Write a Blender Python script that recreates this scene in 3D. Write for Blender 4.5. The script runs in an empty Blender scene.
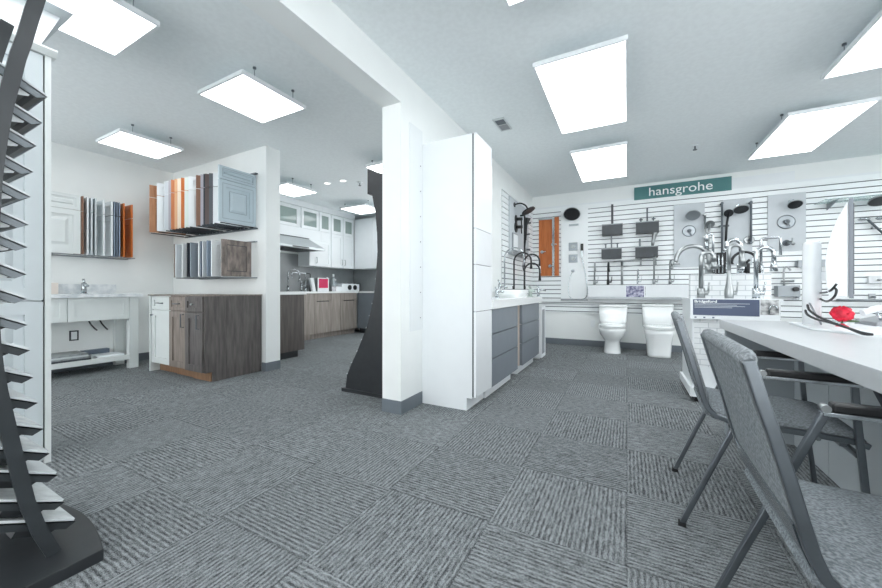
import bpy, math, random
from mathutils import Vector, Matrix
random.seed(7)
S = bpy.context.scene
COL = S.collection
PI = math.pi

# ---------- measuring helpers: survey a point of the room that lies on a known plane ----------
FPX, CX, HY, EYE, YAW = 350.0, 441.0, 290.0, 0.95, math.radians(28)
FW = (-math.sin(YAW), math.cos(YAW)); RT = (math.cos(YAW), math.sin(YAW))
def _d(x, y):
    u = (x-CX)/FPX; v = (HY-y)/FPX
    return (FW[0]+u*RT[0], FW[1]+u*RT[1], v)
def xp(x, y, X):
    D = _d(x, y); t = X/D[0]; return Vector((X, D[1]*t, EYE+D[2]*t))
def yp(x, y, Y):
    D = _d(x, y); t = Y/D[1]; return Vector((D[0]*t, Y, EYE+D[2]*t))
def zp(x, y, z):
    D = _d(x, y); t = (z-EYE)/D[2]; return Vector((D[0]*t, D[1]*t, z))

# ---------- materials ----------
def lin(c):
    c = c/255.0
    return c/12.92 if c <= 0.04045 else ((c+0.055)/1.055)**2.4
def rgb(r, g, b): return (lin(r), lin(g), lin(b), 1)
MATS = {}
def mat(name, col, rough=0.5, metal=0.0, var=0.0, scale=8.0, bump=0.0, stretch=None, spec=0.5, coat=0.0, col2=None, detail=4):
    m = bpy.data.materials.new(name); m.use_nodes = True
    nt = m.node_tree; b = nt.nodes['Principled BSDF']
    b.inputs['Roughness'].default_value = rough; b.inputs['Metallic'].default_value = metal
    b.inputs['Specular IOR Level'].default_value = spec; b.inputs['Coat Weight'].default_value = coat
    c = rgb(*col)
    tc = nt.nodes.new('ShaderNodeTexCoord'); mp = nt.nodes.new('ShaderNodeMapping')
    mp.inputs['Scale'].default_value = stretch or (1, 1, 1)
    nz = nt.nodes.new('ShaderNodeTexNoise'); nz.inputs['Scale'].default_value = scale; nz.inputs['Detail'].default_value = detail
    nt.links.new(tc.outputs['Object'], mp.inputs['Vector']); nt.links.new(mp.outputs[0], nz.inputs['Vector'])
    cr = nt.nodes.new('ShaderNodeValToRGB')
    lo = rgb(*col2) if col2 else tuple(max(0, x*(1-var)) for x in c[:3])+(1,)
    hi = c if col2 else tuple(min(1, x*(1+var*0.6)) for x in c[:3])+(1,)
    cr.color_ramp.elements[0].position = 0.35; cr.color_ramp.elements[1].position = 0.65
    cr.color_ramp.elements[0].color = lo; cr.color_ramp.elements[1].color = hi
    nt.links.new(nz.outputs['Fac'], cr.inputs['Fac']); nt.links.new(cr.outputs[0], b.inputs['Base Color'])
    if bump:
        bp = nt.nodes.new('ShaderNodeBump'); bp.inputs['Strength'].default_value = bump; bp.inputs['Distance'].default_value = 0.004
        nt.links.new(nz.outputs['Fac'], bp.inputs['Height']); nt.links.new(bp.outputs[0], b.inputs['Normal'])
    MATS[name] = m
    return m
def emis(name, col, strength):
    m = bpy.data.materials.new(name); m.use_nodes = True
    b = m.node_tree.nodes['Principled BSDF']
    b.inputs['Base Color'].default_value = rgb(*col)
    b.inputs['Emission Color'].default_value = rgb(*col); b.inputs['Emission Strength'].default_value = strength
    MATS[name] = m; return m
def glass(name, col, alpha=0.35, rough=0.02):
    m = bpy.data.materials.new(name); m.use_nodes = True
    b = m.node_tree.nodes['Principled BSDF']
    b.inputs['Base Color'].default_value = rgb(*col); b.inputs['Roughness'].default_value = rough
    b.inputs['Alpha'].default_value = alpha
    MATS[name] = m; return m
def brickmat(name, col, mortar, w, h, ms, axis='XZ', rough=0.25):
    m = bpy.data.materials.new(name); m.use_nodes = True
    nt = m.node_tree; b = nt.nodes['Principled BSDF']; b.inputs['Roughness'].default_value = rough
    tc = nt.nodes.new('ShaderNodeTexCoord'); sp = nt.nodes.new('ShaderNodeSeparateXYZ'); cb = nt.nodes.new('ShaderNodeCombineXYZ')
    nt.links.new(tc.outputs['Object'], sp.inputs[0])
    nt.links.new(sp.outputs[axis[0]], cb.inputs[0]); nt.links.new(sp.outputs[axis[1]], cb.inputs[1])
    br = nt.nodes.new('ShaderNodeTexBrick'); br.inputs['Scale'].default_value = 1
    br.inputs['Brick Width'].default_value = w; br.inputs['Row Height'].default_value = h; br.inputs['Mortar Size'].default_value = ms
    br.inputs['Mortar Smooth'].default_value = 0.3
    c = rgb(*col); br.inputs['Color1'].default_value = c; br.inputs['Color2'].default_value = tuple(x*0.94 for x in c[:3])+(1,)
    br.inputs['Mortar'].default_value = rgb(*mortar)
    nt.links.new(cb.outputs[0], br.inputs['Vector']); nt.links.new(br.outputs['Color'], b.inputs['Base Color'])
    bp = nt.nodes.new('ShaderNodeBump'); bp.invert = True; bp.inputs['Strength'].default_value = 0.5; bp.inputs['Distance'].default_value = 0.003
    nt.links.new(br.outputs['Fac'], bp.inputs['Height']); nt.links.new(bp.outputs[0], b.inputs['Normal'])
    MATS[name] = m; return m
def carpet():
    m = bpy.data.materials.new('carpet_tile'); m.use_nodes = True
    nt = m.node_tree; N = nt.nodes; L = nt.links; b = N['Principled BSDF']
    b.inputs['Roughness'].default_value = 0.95; b.inputs['Specular IOR Level'].default_value = 0.1
    def ma(op, a, c=None, d=None):
        n = N.new('ShaderNodeMath'); n.operation = op
        for i, v in enumerate((a, c, d)):
            if v is None: continue
            if isinstance(v, (int, float)): n.inputs[i].default_value = v
            else: L.new(v, n.inputs[i])
        return n.outputs[0]
    tc = N.new('ShaderNodeTexCoord'); sp = N.new('ShaderNodeSeparateXYZ'); L.new(tc.outputs['Object'], sp.inputs[0])
    x, y = sp.outputs[0], sp.outputs[1]
    xi = ma('DIVIDE', x, 0.5); yi = ma('DIVIDE', ma('SUBTRACT', y, 0.36), 0.5)
    i = ma('FLOOR', xi); j = ma('FLOOR', yi)
    par = ma('FLOORED_MODULO', ma('ADD', i, j), 2.0)
    def mix(a, c, f): return ma('ADD', ma('MULTIPLY', a, ma('SUBTRACT', 1.0, f)), ma('MULTIPLY', c, f))
    s = mix(y, x, par); t = mix(x, y, par)
    idv = ma('ADD', ma('MULTIPLY', i, 3.7), ma('MULTIPLY', j, 9.1))
    def noise(sx, tx, det, off):
        cb = N.new('ShaderNodeCombineXYZ'); L.new(ma('MULTIPLY', s, sx), cb.inputs[0]); L.new(ma('MULTIPLY', t, tx), cb.inputs[1]); L.new(ma('ADD', idv, off), cb.inputs[2])
        n = N.new('ShaderNodeTexNoise'); n.inputs['Scale'].default_value = 1; n.inputs['Detail'].default_value = det
        L.new(cb.outputs[0], n.inputs['Vector']); return n.outputs['Fac']
    jit = ma('MULTIPLY', ma('SUBTRACT', noise(60, 22, 1, 5), 0.5), 0.008)
    rib = ma('SINE', ma('MULTIPLY', ma('ADD', s, jit), 2*PI/0.0185))
    n1 = noise(120, 26, 2, 0); n2 = noise(420, 160, 2, 3)
    depth = ma('ADD', 0.10, ma('MULTIPLY', noise(3, 3, 1, 9), 0.05))
    tid = N.new('ShaderNodeTexWhiteNoise'); tid.noise_dimensions = '1D'; L.new(idv, tid.inputs['W'])
    h = ma('ADD', ma('MULTIPLY', rib, depth), ma('MULTIPLY', ma('SUBTRACT', n1, 0.5), 0.75))
    h = ma('ADD', h, ma('MULTIPLY', ma('SUBTRACT', n2, 0.5), 1.05))
    hc = ma('ADD', ma('ADD', h, 0.5), ma('MULTIPLY', ma('SUBTRACT', tid.outputs['Value'], 0.5), 0.06))
    # joint
    fx = ma('ABSOLUTE', ma('SUBTRACT', ma('FRACT', xi), 0.5)); fy = ma('ABSOLUTE', ma('SUBTRACT', ma('FRACT', yi), 0.5))
    jn = ma('GREATER_THAN', ma('MAXIMUM', fx, fy), 0.4945)
    hc = ma('SUBTRACT', hc, ma('MULTIPLY', jn, 0.09))
    cr = N.new('ShaderNodeValToRGB'); e = cr.color_ramp.elements
    e[0].position = 0.22; e[0].color = rgb(*CARPET[0]); e[1].position = 0.80; e[1].color = rgb(*CARPET[1])
    L.new(hc, cr.inputs['Fac']); L.new(cr.outputs[0], b.inputs['Base Color'])
    bp = N.new('ShaderNodeBump'); bp.inputs['Strength'].default_value = 0.6; bp.inputs['Distance'].default_value = 0.004
    L.new(h, bp.inputs['Height']); L.new(bp.outputs[0], b.inputs['Normal'])
    MATS['carpet'] = m
CARPET = ((62, 65, 67), (156, 161, 163))
carpet()
mat('wall', (234, 237, 236), 0.7, var=0.02, scale=3)
mat('ceiling', (234, 239, 240), 0.85, var=0.03, scale=30, bump=0.1)
mat('wall_patch', (226, 230, 231), 0.6)
mat('tower_metal', (50, 54, 57), 0.3, var=0.1, scale=12)
mat('tray_grey', (112, 119, 124), 0.45)
mat('hood_steel', (188, 194, 196), 0.35, metal=0.4)
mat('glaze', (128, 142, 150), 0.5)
mat('white', (230, 234, 236), 0.45, var=0.01)
mat('gloss_white', (234, 237, 239), 0.12, var=0.01, coat=0.3)
mat('porcelain', (240, 243, 243), 0.08, var=0.0, coat=0.5)
mat('painted', (198, 206, 209), 0.4, var=0.015)
mat('painted_pale', (216, 221, 220), 0.4, var=0.015)
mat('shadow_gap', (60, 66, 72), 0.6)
mat('baseboard', (104, 112, 119), 0.45, var=0.06, scale=5)
mat('black_metal', (40, 43, 46), 0.42, metal=0.0, var=0.1, scale=20)
mat('dark_grey_metal', (92, 100, 106), 0.45, metal=0.15, var=0.08, scale=12)
mat('chrome', (190, 195, 198), 0.16, metal=1.0)
mat('chrome_plate', (150, 156, 160), 0.3, metal=1.0)
mat('nickel', (168, 172, 173), 0.3, metal=1.0, var=0.05)
mat('steel_frame', (112, 118, 123), 0.3, metal=0.9, var=0.1, scale=15)
mat('dull_steel', (150, 156, 160), 0.4, metal=0.6)
mat('matte_black', (30, 33, 36), 0.4)
mat('grey_drawer', (120, 127, 134), 0.4, var=0.03)
mat('brown_dark', (104, 99, 97), 0.5, col2=(78, 74, 73), scale=6, stretch=(6, 6, 0.7), detail=6)
mat('brown_taupe', (146, 135, 127), 0.5, col2=(120, 110, 103), scale=6, stretch=(6, 6, 0.7))
mat('espresso', (92, 85, 82), 0.5, col2=(74, 68, 66), scale=5, stretch=(6, 6, 0.6))
mat('oak_grey', (165, 156, 149), 0.5, col2=(140, 131, 124), scale=5, stretch=(7, 7, 0.5))
mat('brown_weathered', (150, 138, 131), 0.55, col2=(104, 96, 92), scale=14, stretch=(1.5, 1.5, 0.6))
mat('raw_wood', (140, 108, 82), 0.6, var=0.15, stretch=(5, 5, 1))
mat('marble', (240, 243, 244), 0.2, col2=(206, 212, 216), scale=14, detail=8)
mat('quartz', (236, 238, 238), 0.2, var=0.01)
mat('desk_top', (192, 195, 197), 0.32, var=0.02, scale=40)
mat('desk_panel', (178, 184, 187), 0.5, var=0.05, scale=2)
mat('desk_end', (142, 149, 153), 0.5, var=0.04, scale=2)
mat('fabric', (152, 157, 160), 0.95, col2=(112, 117, 121), scale=210, bump=0.6, spec=0.1, stretch=(1, 1, 0.6), detail=2)
mat('fabric_fine', (140, 146, 150), 0.95, col2=(100, 106, 110), scale=210, bump=0.6, spec=0.1, stretch=(0.7, 1, 1), detail=2)
mat('vinyl_black', (24, 25, 27), 0.35)
mat('rubber', (25, 26, 28), 0.7)
mat('slat', (238, 242, 243), 0.3, var=0.01)
mat('board_grey', (193, 199, 203), 0.5, var=0.03)
mat('board_white', (236, 240, 241), 0.35, var=0.01)
mat('ledge_grey', (222, 226, 228), 0.4, var=0.02)
mat('aluminium', (160, 165, 168), 0.35, metal=0.7)
mat('display_block', (62, 67, 71), 0.5, var=0.1)
mat('block_trim', (150, 156, 159), 0.4, metal=0.4)
mat('copper_wood', (192, 112, 58), 0.35, col2=(172, 94, 44), scale=8, stretch=(4, 4, 0.5))
mat('teal', (88, 140, 140), 0.5, col2=(60, 112, 114), scale=1.2)
mat('letter', (240, 244, 244), 0.5)
mat('navy', (78, 88, 112), 0.5)
mat('navy_print', (70, 70, 110), 0.5, col2=(196, 196, 214), scale=26)
mat('photo_grey', (206, 208, 208), 0.5, col2=(90, 92, 94), scale=24)
mat('tile_light', (214, 219, 220), 0.25, col2=(188, 194, 196), scale=18)
mat('tile_grey', (160, 166, 168), 0.4, col2=(116, 122, 124), scale=18)
mat('backsplash', (138, 143, 145), 0.35, var=0.06, scale=5)
mat('kitchen_blue', (112, 120, 128), 0.5, var=0.03)
mat('red', (206, 32, 66), 0.5, var=0.2, scale=20)
mat('leaf', (70, 96, 66), 0.6)
mat('magenta', (206, 38, 92), 0.5)
mat('magenta_rose', (214, 28, 58), 0.6, var=0.3, scale=40)
mat('beige', (214, 204, 196), 0.6)
mat('device_grey', (150, 154, 158), 0.5)
mat('screen_edge', (112, 118, 126), 0.3)
mat('screen', (22, 24, 28), 0.1)
mat('copper_a', (190, 140, 104), 0.4, col2=(172, 122, 88), scale=8, stretch=(5, 5, .5))
mat('orange_a', (200, 128, 82), 0.4, col2=(182, 110, 66), scale=8, stretch=(5, 5, .5))
mat('orange_b', (206, 120, 56), 0.35, col2=(188, 102, 42), scale=8, stretch=(5, 5, .5))
mat('cream', (236, 226, 206), 0.45)
mat('tan', (216, 172, 132), 0.45)
mat('pale_green', (220, 228, 222), 0.45)
mat('brown_a', (140, 104, 84), 0.45, col2=(122, 88, 70), scale=8, stretch=(5, 5, .5))
mat('lilac', (176, 174, 182), 0.45)
mat('dark_brown', (92, 78, 76), 0.45)
mat('charcoal', (88, 92, 98), 0.45)
mat('black_navy', (44, 50, 58), 0.45)
mat('mid_grey', (138, 147, 156), 0.45)
mat('slate', (104, 116, 130), 0.45)
mat('slate_light', (134, 148, 164), 0.45)
mat('light_grey', (206, 212, 216), 0.45)
mat('blue_grey', (186, 200, 207), 0.4, var=0.015)
mat('blue_grey_dark', (140, 155, 164), 0.4)
mat('bottle_green', (170, 182, 176), 0.2)
mat('vent', (200, 205, 206), 0.5)
glass('window_glass', (250, 252, 252), 0.04)
glass('shelf_glass', (176, 214, 212), 0.4)
glass('cab_glass', (160, 176, 172), 0.75, 0.05)
glass('clear', (225, 235, 238), 0.35)
mat('soft_grey', (196, 202, 204), 0.5)
brickmat('subway', (234, 237, 238), (196, 201, 204), 0.115, 0.045, 0.0035)
brickmat('subway_side', (234, 237, 238), (214, 219, 221), 0.115, 0.045, 0.003, 'YZ')
LIGHT = 5.6
emis('lamp', (251, 253, 255), LIGHT)
emis('downlight', (255, 255, 250), 1.6)

# ---------- mesh builder ----------
class MB:
    def __init__(s): s.v = []; s.f = []; s.sm = []; s.mi = []; s.m = 0
    def add(s, vs, fs, smooth=False):
        o = len(s.v); s.v += [Vector(v) for v in vs]
        for f in fs: s.f.append([o+i for i in f]); s.sm.append(smooth); s.mi.append(s.m)
        return s
    def box(s, x0, x1, y0, y1, z0, z1):
        x0, x1 = sorted((x0, x1)); y0, y1 = sorted((y0, y1)); z0, z1 = sorted((z0, z1))
        return s.add([(x0,y0,z0),(x1,y0,z0),(x1,y1,z0),(x0,y1,z0),(x0,y0,z1),(x1,y0,z1),(x1,y1,z1),(x0,y1,z1)],
              [(0,3,2,1),(4,5,6,7),(0,1,5,4),(1,2,6,5),(2,3,7,6),(3,0,4,7)])
    def obox(s, O, U, V, W):   # oriented box, corner O, edge vectors
        O, U, V, W = map(Vector, (O, U, V, W))
        if U.cross(V).dot(W) < 0: U, V = V, U
        vs = [O, O+U, O+U+V, O+V, O+W, O+U+W, O+U+V+W, O+V+W]
        return s.add(vs, [(0,3,2,1),(4,5,6,7),(0,1,5,4),(1,2,6,5),(2,3,7,6),(3,0,4,7)])
    def prism(s, pts, D, smooth=False):   # closed polygon (3d points) swept along D
        D = Vector(D); pts = [Vector(p) for p in pts]; n = len(pts)
        nrm = Vector((0, 0, 0))
        for i in range(n): nrm += pts[i].cross(pts[(i+1) % n])
        if nrm.dot(D) > 0: pts = pts[::-1]
        s.add(pts+[p+D for p in pts], [tuple(range(n)), tuple(range(2*n-1, n-1, -1))])
        o = len(s.v)-2*n
        for i in range(n):
            j = (i+1) % n; s.f.append([o+j, o+i, o+n+i, o+n+j]); s.sm.append(smooth); s.mi.append(s.m)
        return s
    def tube(s, pts, r, n=10, closed_caps=True, radii=None):
        pts = [Vector(p) for p in pts]; m = len(pts); rings = []
        up = None
        for i, p in enumerate(pts):
            t = (pts[min(i+1, m-1)]-pts[max(i-1, 0)])
            if t.length < 1e-9: t = Vector((0, 0, 1))
            t.normalize()
            if up is None:
                up = Vector((0, 0, 1)) if abs(t.z) < 0.9 else Vector((1, 0, 0))
            a = t.cross(up).normalized(); b_ = a.cross(t).normalized(); up = b_
            rr = radii[i] if radii else r
            rings.append([p+a*(math.cos(2*PI*k/n)*rr)+b_*(math.sin(2*PI*k/n)*rr) for k in range(n)])
        o = len(s.v)
        for R in rings: s.v += R
        for i in range(m-1):
            for k in range(n):
                k2 = (k+1) % n; s.f.append([o+i*n+k, o+i*n+k2, o+(i+1)*n+k2, o+(i+1)*n+k]); s.sm.append(True); s.mi.append(s.m)
        s.f.append([o+k for k in range(n)][::-1]); s.sm.append(False); s.mi.append(s.m)
        s.f.append([o+(m-1)*n+k for k in range(n)]); s.sm.append(False); s.mi.append(s.m)
        return s
    def cyl(s, a, b, r, n=16, r2=None): return s.tube([a, b], r, n, radii=[r, r if r2 is None else r2])
    def bar(s, pts, side, w, h):   # flat bar along a path: side = width direction, h along the in-plane normal
        pts = [Vector(p) for p in pts]; side = Vector(side).normalized(); m = len(pts); o = len(s.v)
        for i, p in enumerate(pts):
            t = (pts[min(i+1, m-1)]-pts[max(i-1, 0)]).normalized(); nn = t.cross(side).normalized()
            for a, b in ((-1,-1),(1,-1),(1,1),(-1,1)): s.v.append(p+side*(a*w/2)+nn*(b*h/2))
        for i in range(m-1):
            for k in range(4):
                k2 = (k+1) % 4; s.f.append([o+i*4+k, o+(i+1)*4+k, o+(i+1)*4+k2, o+i*4+k2]); s.sm.append(False); s.mi.append(s.m)
        s.f.append([o, o+1, o+2, o+3]); s.f.append([o+(m-1)*4+k for k in (3, 2, 1, 0)]); s.sm += [False]*2; s.mi += [s.m]*2
        return s
    def loft(s, rings, smooth=True):
        n = len(rings[0]); o = len(s.v)
        for R in rings: s.v += [Vector(p) for p in R]
        for i in range(len(rings)-1):
            for k in range(n):
                k2 = (k+1) % n; s.f.append([o+i*n+k, o+i*n+k2, o+(i+1)*n+k2, o+(i+1)*n+k]); s.sm.append(smooth); s.mi.append(s.m)
        s.f.append([o+k for k in range(n)][::-1]); s.f.append([o+(len(rings)-1)*n+k for k in range(n)]); s.sm += [False]*2; s.mi += [s.m]*2
        return s
    def ball(s, c, rx, ry=None, rz=None, n=16, m=10):
        ry = ry or rx; rz = rz or rx; c = Vector(c); R = []
        for i in range(m+1):
            th = PI*(i/m); th = max(0.02, min(PI-0.02, th))
            R.append([c+Vector((rx*math.sin(th)*math.cos(2*PI*k/n), ry*math.sin(th)*math.sin(2*PI*k/n), -rz*math.cos(th))) for k in range(n)])
        return s.loft(R)
    def slab(s, O, U, N, w, h, t):   # board: O lower corner on its back plane, U width dir, N facing dir
        U = Vector(U); N = Vector(N); return s.obox(O, U*w, Vector((0,0,h)), N*t)
    def shaker(s, O, U, N, w, h, t=0.02, fr=0.055, rec=0.008, raised=False):
        rec = min(rec*1.6, t*0.75)
        O = Vector(O); U = Vector(U); N = Vector(N); Z = Vector((0, 0, 1))
        fr = min(fr, w*0.3, h*0.3)
        s.obox(O, U*fr, Z*h, N*t); s.obox(O+U*(w-fr), U*fr, Z*h, N*t)
        s.obox(O+U*fr, U*(w-2*fr), Z*fr, N*t); s.obox(O+U*fr+Z*(h-fr), U*(w-2*fr), Z*fr, N*t)
        s.obox(O+U*fr+Z*fr, U*(w-2*fr), Z*(h-2*fr), N*(t-rec))
        if raised:
            g = fr*0.55; a, b = fr+g, fr+g
            W_, H_ = w-2*a, h-2*b; k = min(0.03, W_*0.2, H_*0.2)
            q = O+U*a+Z*b+N*(t-rec)
            base = [q, q+U*W_, q+U*W_+Z*H_, q+Z*H_]; q2 = q+U*k+Z*k+N*rec*0.9
            top = [q2, q2+U*(W_-2*k), q2+U*(W_-2*k)+Z*(H_-2*k), q2+Z*(H_-2*k)]
            if U.cross(Z).dot(N) < 0: base = base[::-1]; top = top[::-1]
            s.loft([base, top], False)
        return s
def mesh_obj(name, mb, mats, origin):
    me = bpy.data.meshes.new(name)
    me.from_pydata([v-origin for v in mb.v], [], mb.f)
    if not isinstance(mats, (list, tuple)): mats = [mats]
    for m in mats: me.materials.append(MATS[m])
    for p, sm, mi in zip(me.polygons, mb.sm, mb.mi): p.use_smooth = sm; p.material_index = mi
    me.update()
    o = bpy.data.objects.new(name, me); COL.objects.link(o); return o
def bevel(o, w, seg=2):
    md = o.modifiers.new('edge', 'BEVEL'); md.width = w; md.segments = seg; md.limit_method = 'ANGLE'; md.angle_limit = math.radians(40)
    return o
def wloc(o):
    v = Vector((0, 0, 0))
    while o: v += o.location; o = o.parent
    return v
def part(name, mb, m, parent, label=None, bv=0):
    o = mesh_obj(name, mb, m, wloc(parent)); o.parent = parent
    if label: o['label'] = label
    if bv: bevel(o, bv)
    return o
def tag(o, label, cat, group=None):
    o['label'] = label; o['category'] = cat
    if group: o['group'] = group
    return o
def thing(name, label, cat, loc=(0, 0, 0), group=None):
    o = bpy.data.objects.new(name, None); o.empty_display_size = 0.1; COL.objects.link(o); o.location = loc
    return tag(o, label, cat, group)
def single(name, mb, m, label, cat, group=None, bv=0, stuff=False):
    xs = [v.x for v in mb.v]; ys = [v.y for v in mb.v]; zs = [v.z for v in mb.v]
    c = Vector(((min(xs)+max(xs))/2, (min(ys)+max(ys))/2, min(zs)))
    o = mesh_obj(name, mb, m, c); o.location = c
    if bv: bevel(o, bv)
    return tag(o, label, cat, group)
def struct(name, mb, m, parent=None):
    o = mesh_obj(name, mb, m, Vector((0, 0, 0)))
    o['kind'] = 'structure'
    if parent: o.parent = parent
    return o
def copy_tree(src, loc, label, group=None):
    def cp(o, par):
        c = o.copy(); COL.objects.link(c)
        if par: c.parent = par
        for ch in [x for x in bpy.data.objects if x.parent == o]: cp(ch, c)
        return c
    r = cp(src, None); r.location = loc; r['label'] = label
    if group: r['group'] = group
    return r
X1, Y1, Z1 = Vector((1, 0, 0)), Vector((0, 1, 0)), Vector((0, 0, 1))

# =====================================================================
# ROOM SHELL
# =====================================================================
C = 2.64
XL, XR, YB, YF = -5.79, 4.3, 6.42, -2.6
PX0, PX1, PY0 = -1.70, -1.524, 2.215      # partition wall
QY0, QY1, QX = 2.65, 2.835, -3.72        # pier wall between showroom bay and kitchen
struct('floor', MB().box(XL-0.2, XR+0.2, YF-0.2, YB+0.2, -0.1, 0), 'carpet')
struct('ceiling', MB().box(XL-0.2, XR+0.2, YF-0.2, YB+0.2, C, C+0.1), 'ceiling')
struct('wall_left', MB().box(XL-0.15, XL, YF, -2.2, 0, C).box(XL-0.15, XL, 0.1, YB, 0, C).box(XL-0.15, XL, -2.2, 0.1, 0, 0.8).box(XL-0.15, XL, -2.2, 0.1, 2.4, C), 'wall')
struct('wall_back', MB().box(XL-0.15, -4.1, YB, YB+0.15, 0, C).box(-1.85, XR+0.15, YB, YB+0.15, 0, C).box(-4.1, -1.85, YB, YB+0.15, 0, 0.5).box(-4.1, -1.85, YB, YB+0.15, 2.45, C), 'wall')
struct('wall_right', MB().box(XR, XR+0.15, YF, YB, 0, 0.8).box(XR, XR+0.15, YF, YB, 2.4, C).box(XR, XR+0.15, YF, -2.2, 0.8, 2.4).box(XR, XR+0.15, 4.2, YB, 0.8, 2.4).box(XR, XR+0.15, 1.1, 1.3, 0.8, 2.4), 'wall')
fw = MB().box(XL-0.15, XR+0.15, YF-0.15, YF, 0, 0.12).box(XL-0.15, XR+0.15, YF-0.15, YF, 2.5, C)
FWX = (XL-0.15, -5.3, -2.15, -1.55, 1.2, 1.4, 4.1, XR+0.15)
for k in range(0, 8, 2): fw.box(FWX[k], FWX[k+1], YF-0.15, YF, 0.12, 2.5)
struct('wall_front', fw, 'wall')
wn = 1
def window(x0, x1, y0, y1, z0, z1_):  # unseen windows, added so the sky brightens the room
    global wn
    b = 0.05; f = MB()
    if y1-y0 < 0.1:
        f.box(x0, x0+b, y0, y1, z0, z1_).box(x1-b, x1, y0, y1, z0, z1_).box(x0+b, x1-b, y0, y1, z0, z0+b).box(x0+b, x1-b, y0, y1, z1_-b, z1_)
        g = MB().box(x0+b, x1-b, (y0+y1)/2-0.003, (y0+y1)/2+0.003, z0+b, z1_-b)
    else:
        f.box(x0, x1, y0, y0+b, z0, z1_).box(x0, x1, y1-b, y1, z0, z1_).box(x0, x1, y0+b, y1-b, z0, z0+b).box(x0, x1, y0+b, y1-b, z1_-b, z1_)
        g = MB().box((x0+x1)/2-0.003, (x0+x1)/2+0.003, y0+b, y1-b, z0+b, z1_-b)
    w_ = struct('window_%d' % wn, f, 'white'); struct('window_glass', g, 'window_glass', w_); wn += 1
for k in (1, 3, 5): window(FWX[k], FWX[k+1], YF-0.1, YF-0.04, 0.12, 2.5)
window(XR+0.04, XR+0.1, -2.2, 1.1, 0.8, 2.4); window(XR+0.04, XR+0.1, 1.3, 4.2, 0.8, 2.4)
window(XL-0.1, XL-0.04, -2.2, 0.1, 0.8, 2.4); window(-4.1, -1.85, YB+0.04, YB+0.1, 0.5, 2.45)
w = MB().box(PX0, PX1, PY0, YB, 0, C); w.box(PX0, PX1, YF, PY0, 2.385, C)
struct('wall_partition', w, 'wall')
struct('wall_kitchen', MB().box(XL, QX, QY0, QY1, 0, C), 'wall')
bb = 0.1; bt = 0.008
struct('baseboard_partition', MB().box(PX0, PX1+bt, PY0-bt, PY0, 0, bb).box(PX1, PX1+bt, PY0, 2.52, 0, bb), 'baseboard')
struct('baseboard_kitchen', MB().box(-3.79, QX+bt, QY0-bt, QY0, 0, bb).box(QX, QX+bt, QY0, QY1, 0, bb), 'baseboard')
struct('baseboard_back', MB().box(PX1, XR, YB-bt, YB, 0, bb), 'baseboard')
struct('baseboard_left', MB().box(XL, XL+bt, YF, QY0, 0, bb).box(XL, -4.97, QY0-bt, QY0, 0, bb), 'baseboard')
struct('trim_1', MB().box(PX1, XR, YB-0.012, YB, 2.40, 2.43), 'white')
# thin screwed backing panel on the partition beside the opening
pn = thing('wall_panel', 'thin white backing panel with a row of screws on the partition, beside the tall white cabinet', 'wall panel', (PX1, 2.42, 0.62))
part('panel', MB().box(PX1, PX1+0.006, 2.33, 2.524, 0.62, 2.28), 'wall_patch', pn)
for i in range(7): part('screw', MB().cyl((PX1+0.006, 2.49, 0.72+i*0.21), (PX1+0.008, 2.49, 0.72+i*0.21), 0.005, 8), 'shadow_gap', pn)

# =====================================================================
# CEILING LIGHTS
# =====================================================================
LZ = C-0.085
def panel_light(x0, x1, y0, y1, label, group):
    cx, cy = (x0+x1)/2, (y0+y1)/2; b = 0.014
    t = thing('ceiling_light', label, 'ceiling light', (cx, cy, LZ-0.03), group)
    f = MB().box(x0, x0+b, y0, y1, LZ-0.03, LZ).box(x1-b, x1, y0, y1, LZ-0.03, LZ).box(x0+b, x1-b, y0, y0+b, LZ-0.03, LZ).box(x0+b, x1-b, y1-b, y1, LZ-0.03, LZ)
    f.box(x0+b, x1-b, y0+b, y1-b, LZ-0.008, LZ)
    part('frame', f, 'white', t)
    part('diffuser', MB().box(x0+b, x1-b, y0+b, y1-b, LZ-0.026, LZ-0.012), 'lamp', t)
    for sx in (x0+0.03, x1-0.03):
        for sy in (y0+(y1-y0)*0.2, y1-(y1-y0)*0.2):
            h = part('hanger', MB().cyl((sx, sy, LZ), (sx, sy, C), 0.003, 8), 'dull_steel', t)
            part('bracket', MB().cyl((sx, sy, C-0.012), (sx, sy, C), 0.012, 10), 'dark_grey_metal', h)
    return t
g1, g2 = 'long panel lights over the faucet showroom', 'square panel lights in the cabinet and kitchen side'
panel_light(-0.59, 0.005, 2.49, 3.71, 'large panel light on the ceiling above and left of the teal sign', g1)
panel_light(-0.585, 0.005, 4.27, 5.50, 'panel light on the ceiling nearest the back wall, just left above the teal sign', g1)
panel_light(-0.59, 0.005, 0.70, 1.905, 'panel light cut off at the top edge of the picture, left of the large one', g1)
panel_light(1.285, 1.86, 4.27, 5.50, 'panel light on the ceiling at the right, above the shower boards', g1)
panel_light(1.285, 1.86, 2.45, 3.66, 'panel light cut off by the top right corner of the picture', g1)
panel_light(1.285, 1.86, 0.70, 1.905, 'long panel light added for fill over the reception desk, behind the picture edge', g1)  # from here to the viewer's back: unseen panels added for extra light
panel_light(3.1, 3.68, 4.27, 5.50, 'long panel light added for fill near the right wall at the back', g1)
panel_light(3.1, 3.68, 1.6, 2.8, 'long panel light added for fill near the right wall above the desk', g1)
panel_light(-0.59, 0.005, -1.6, -0.4, 'long panel light added for fill behind the viewer over the carpet', g1)
panel_light(1.285, 1.86, -1.6, -0.4, 'long panel light added for fill behind the viewer beside the desk', g1)
panel_light(-3.05, -2.465, 1.565, 2.14, 'square panel light in the middle of the left bay ceiling, in front of the beam', g2)
panel_light(-5.0, -4.43, 1.565, 2.13, 'square panel light near the left wall, above the vanity', g2)
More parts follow.
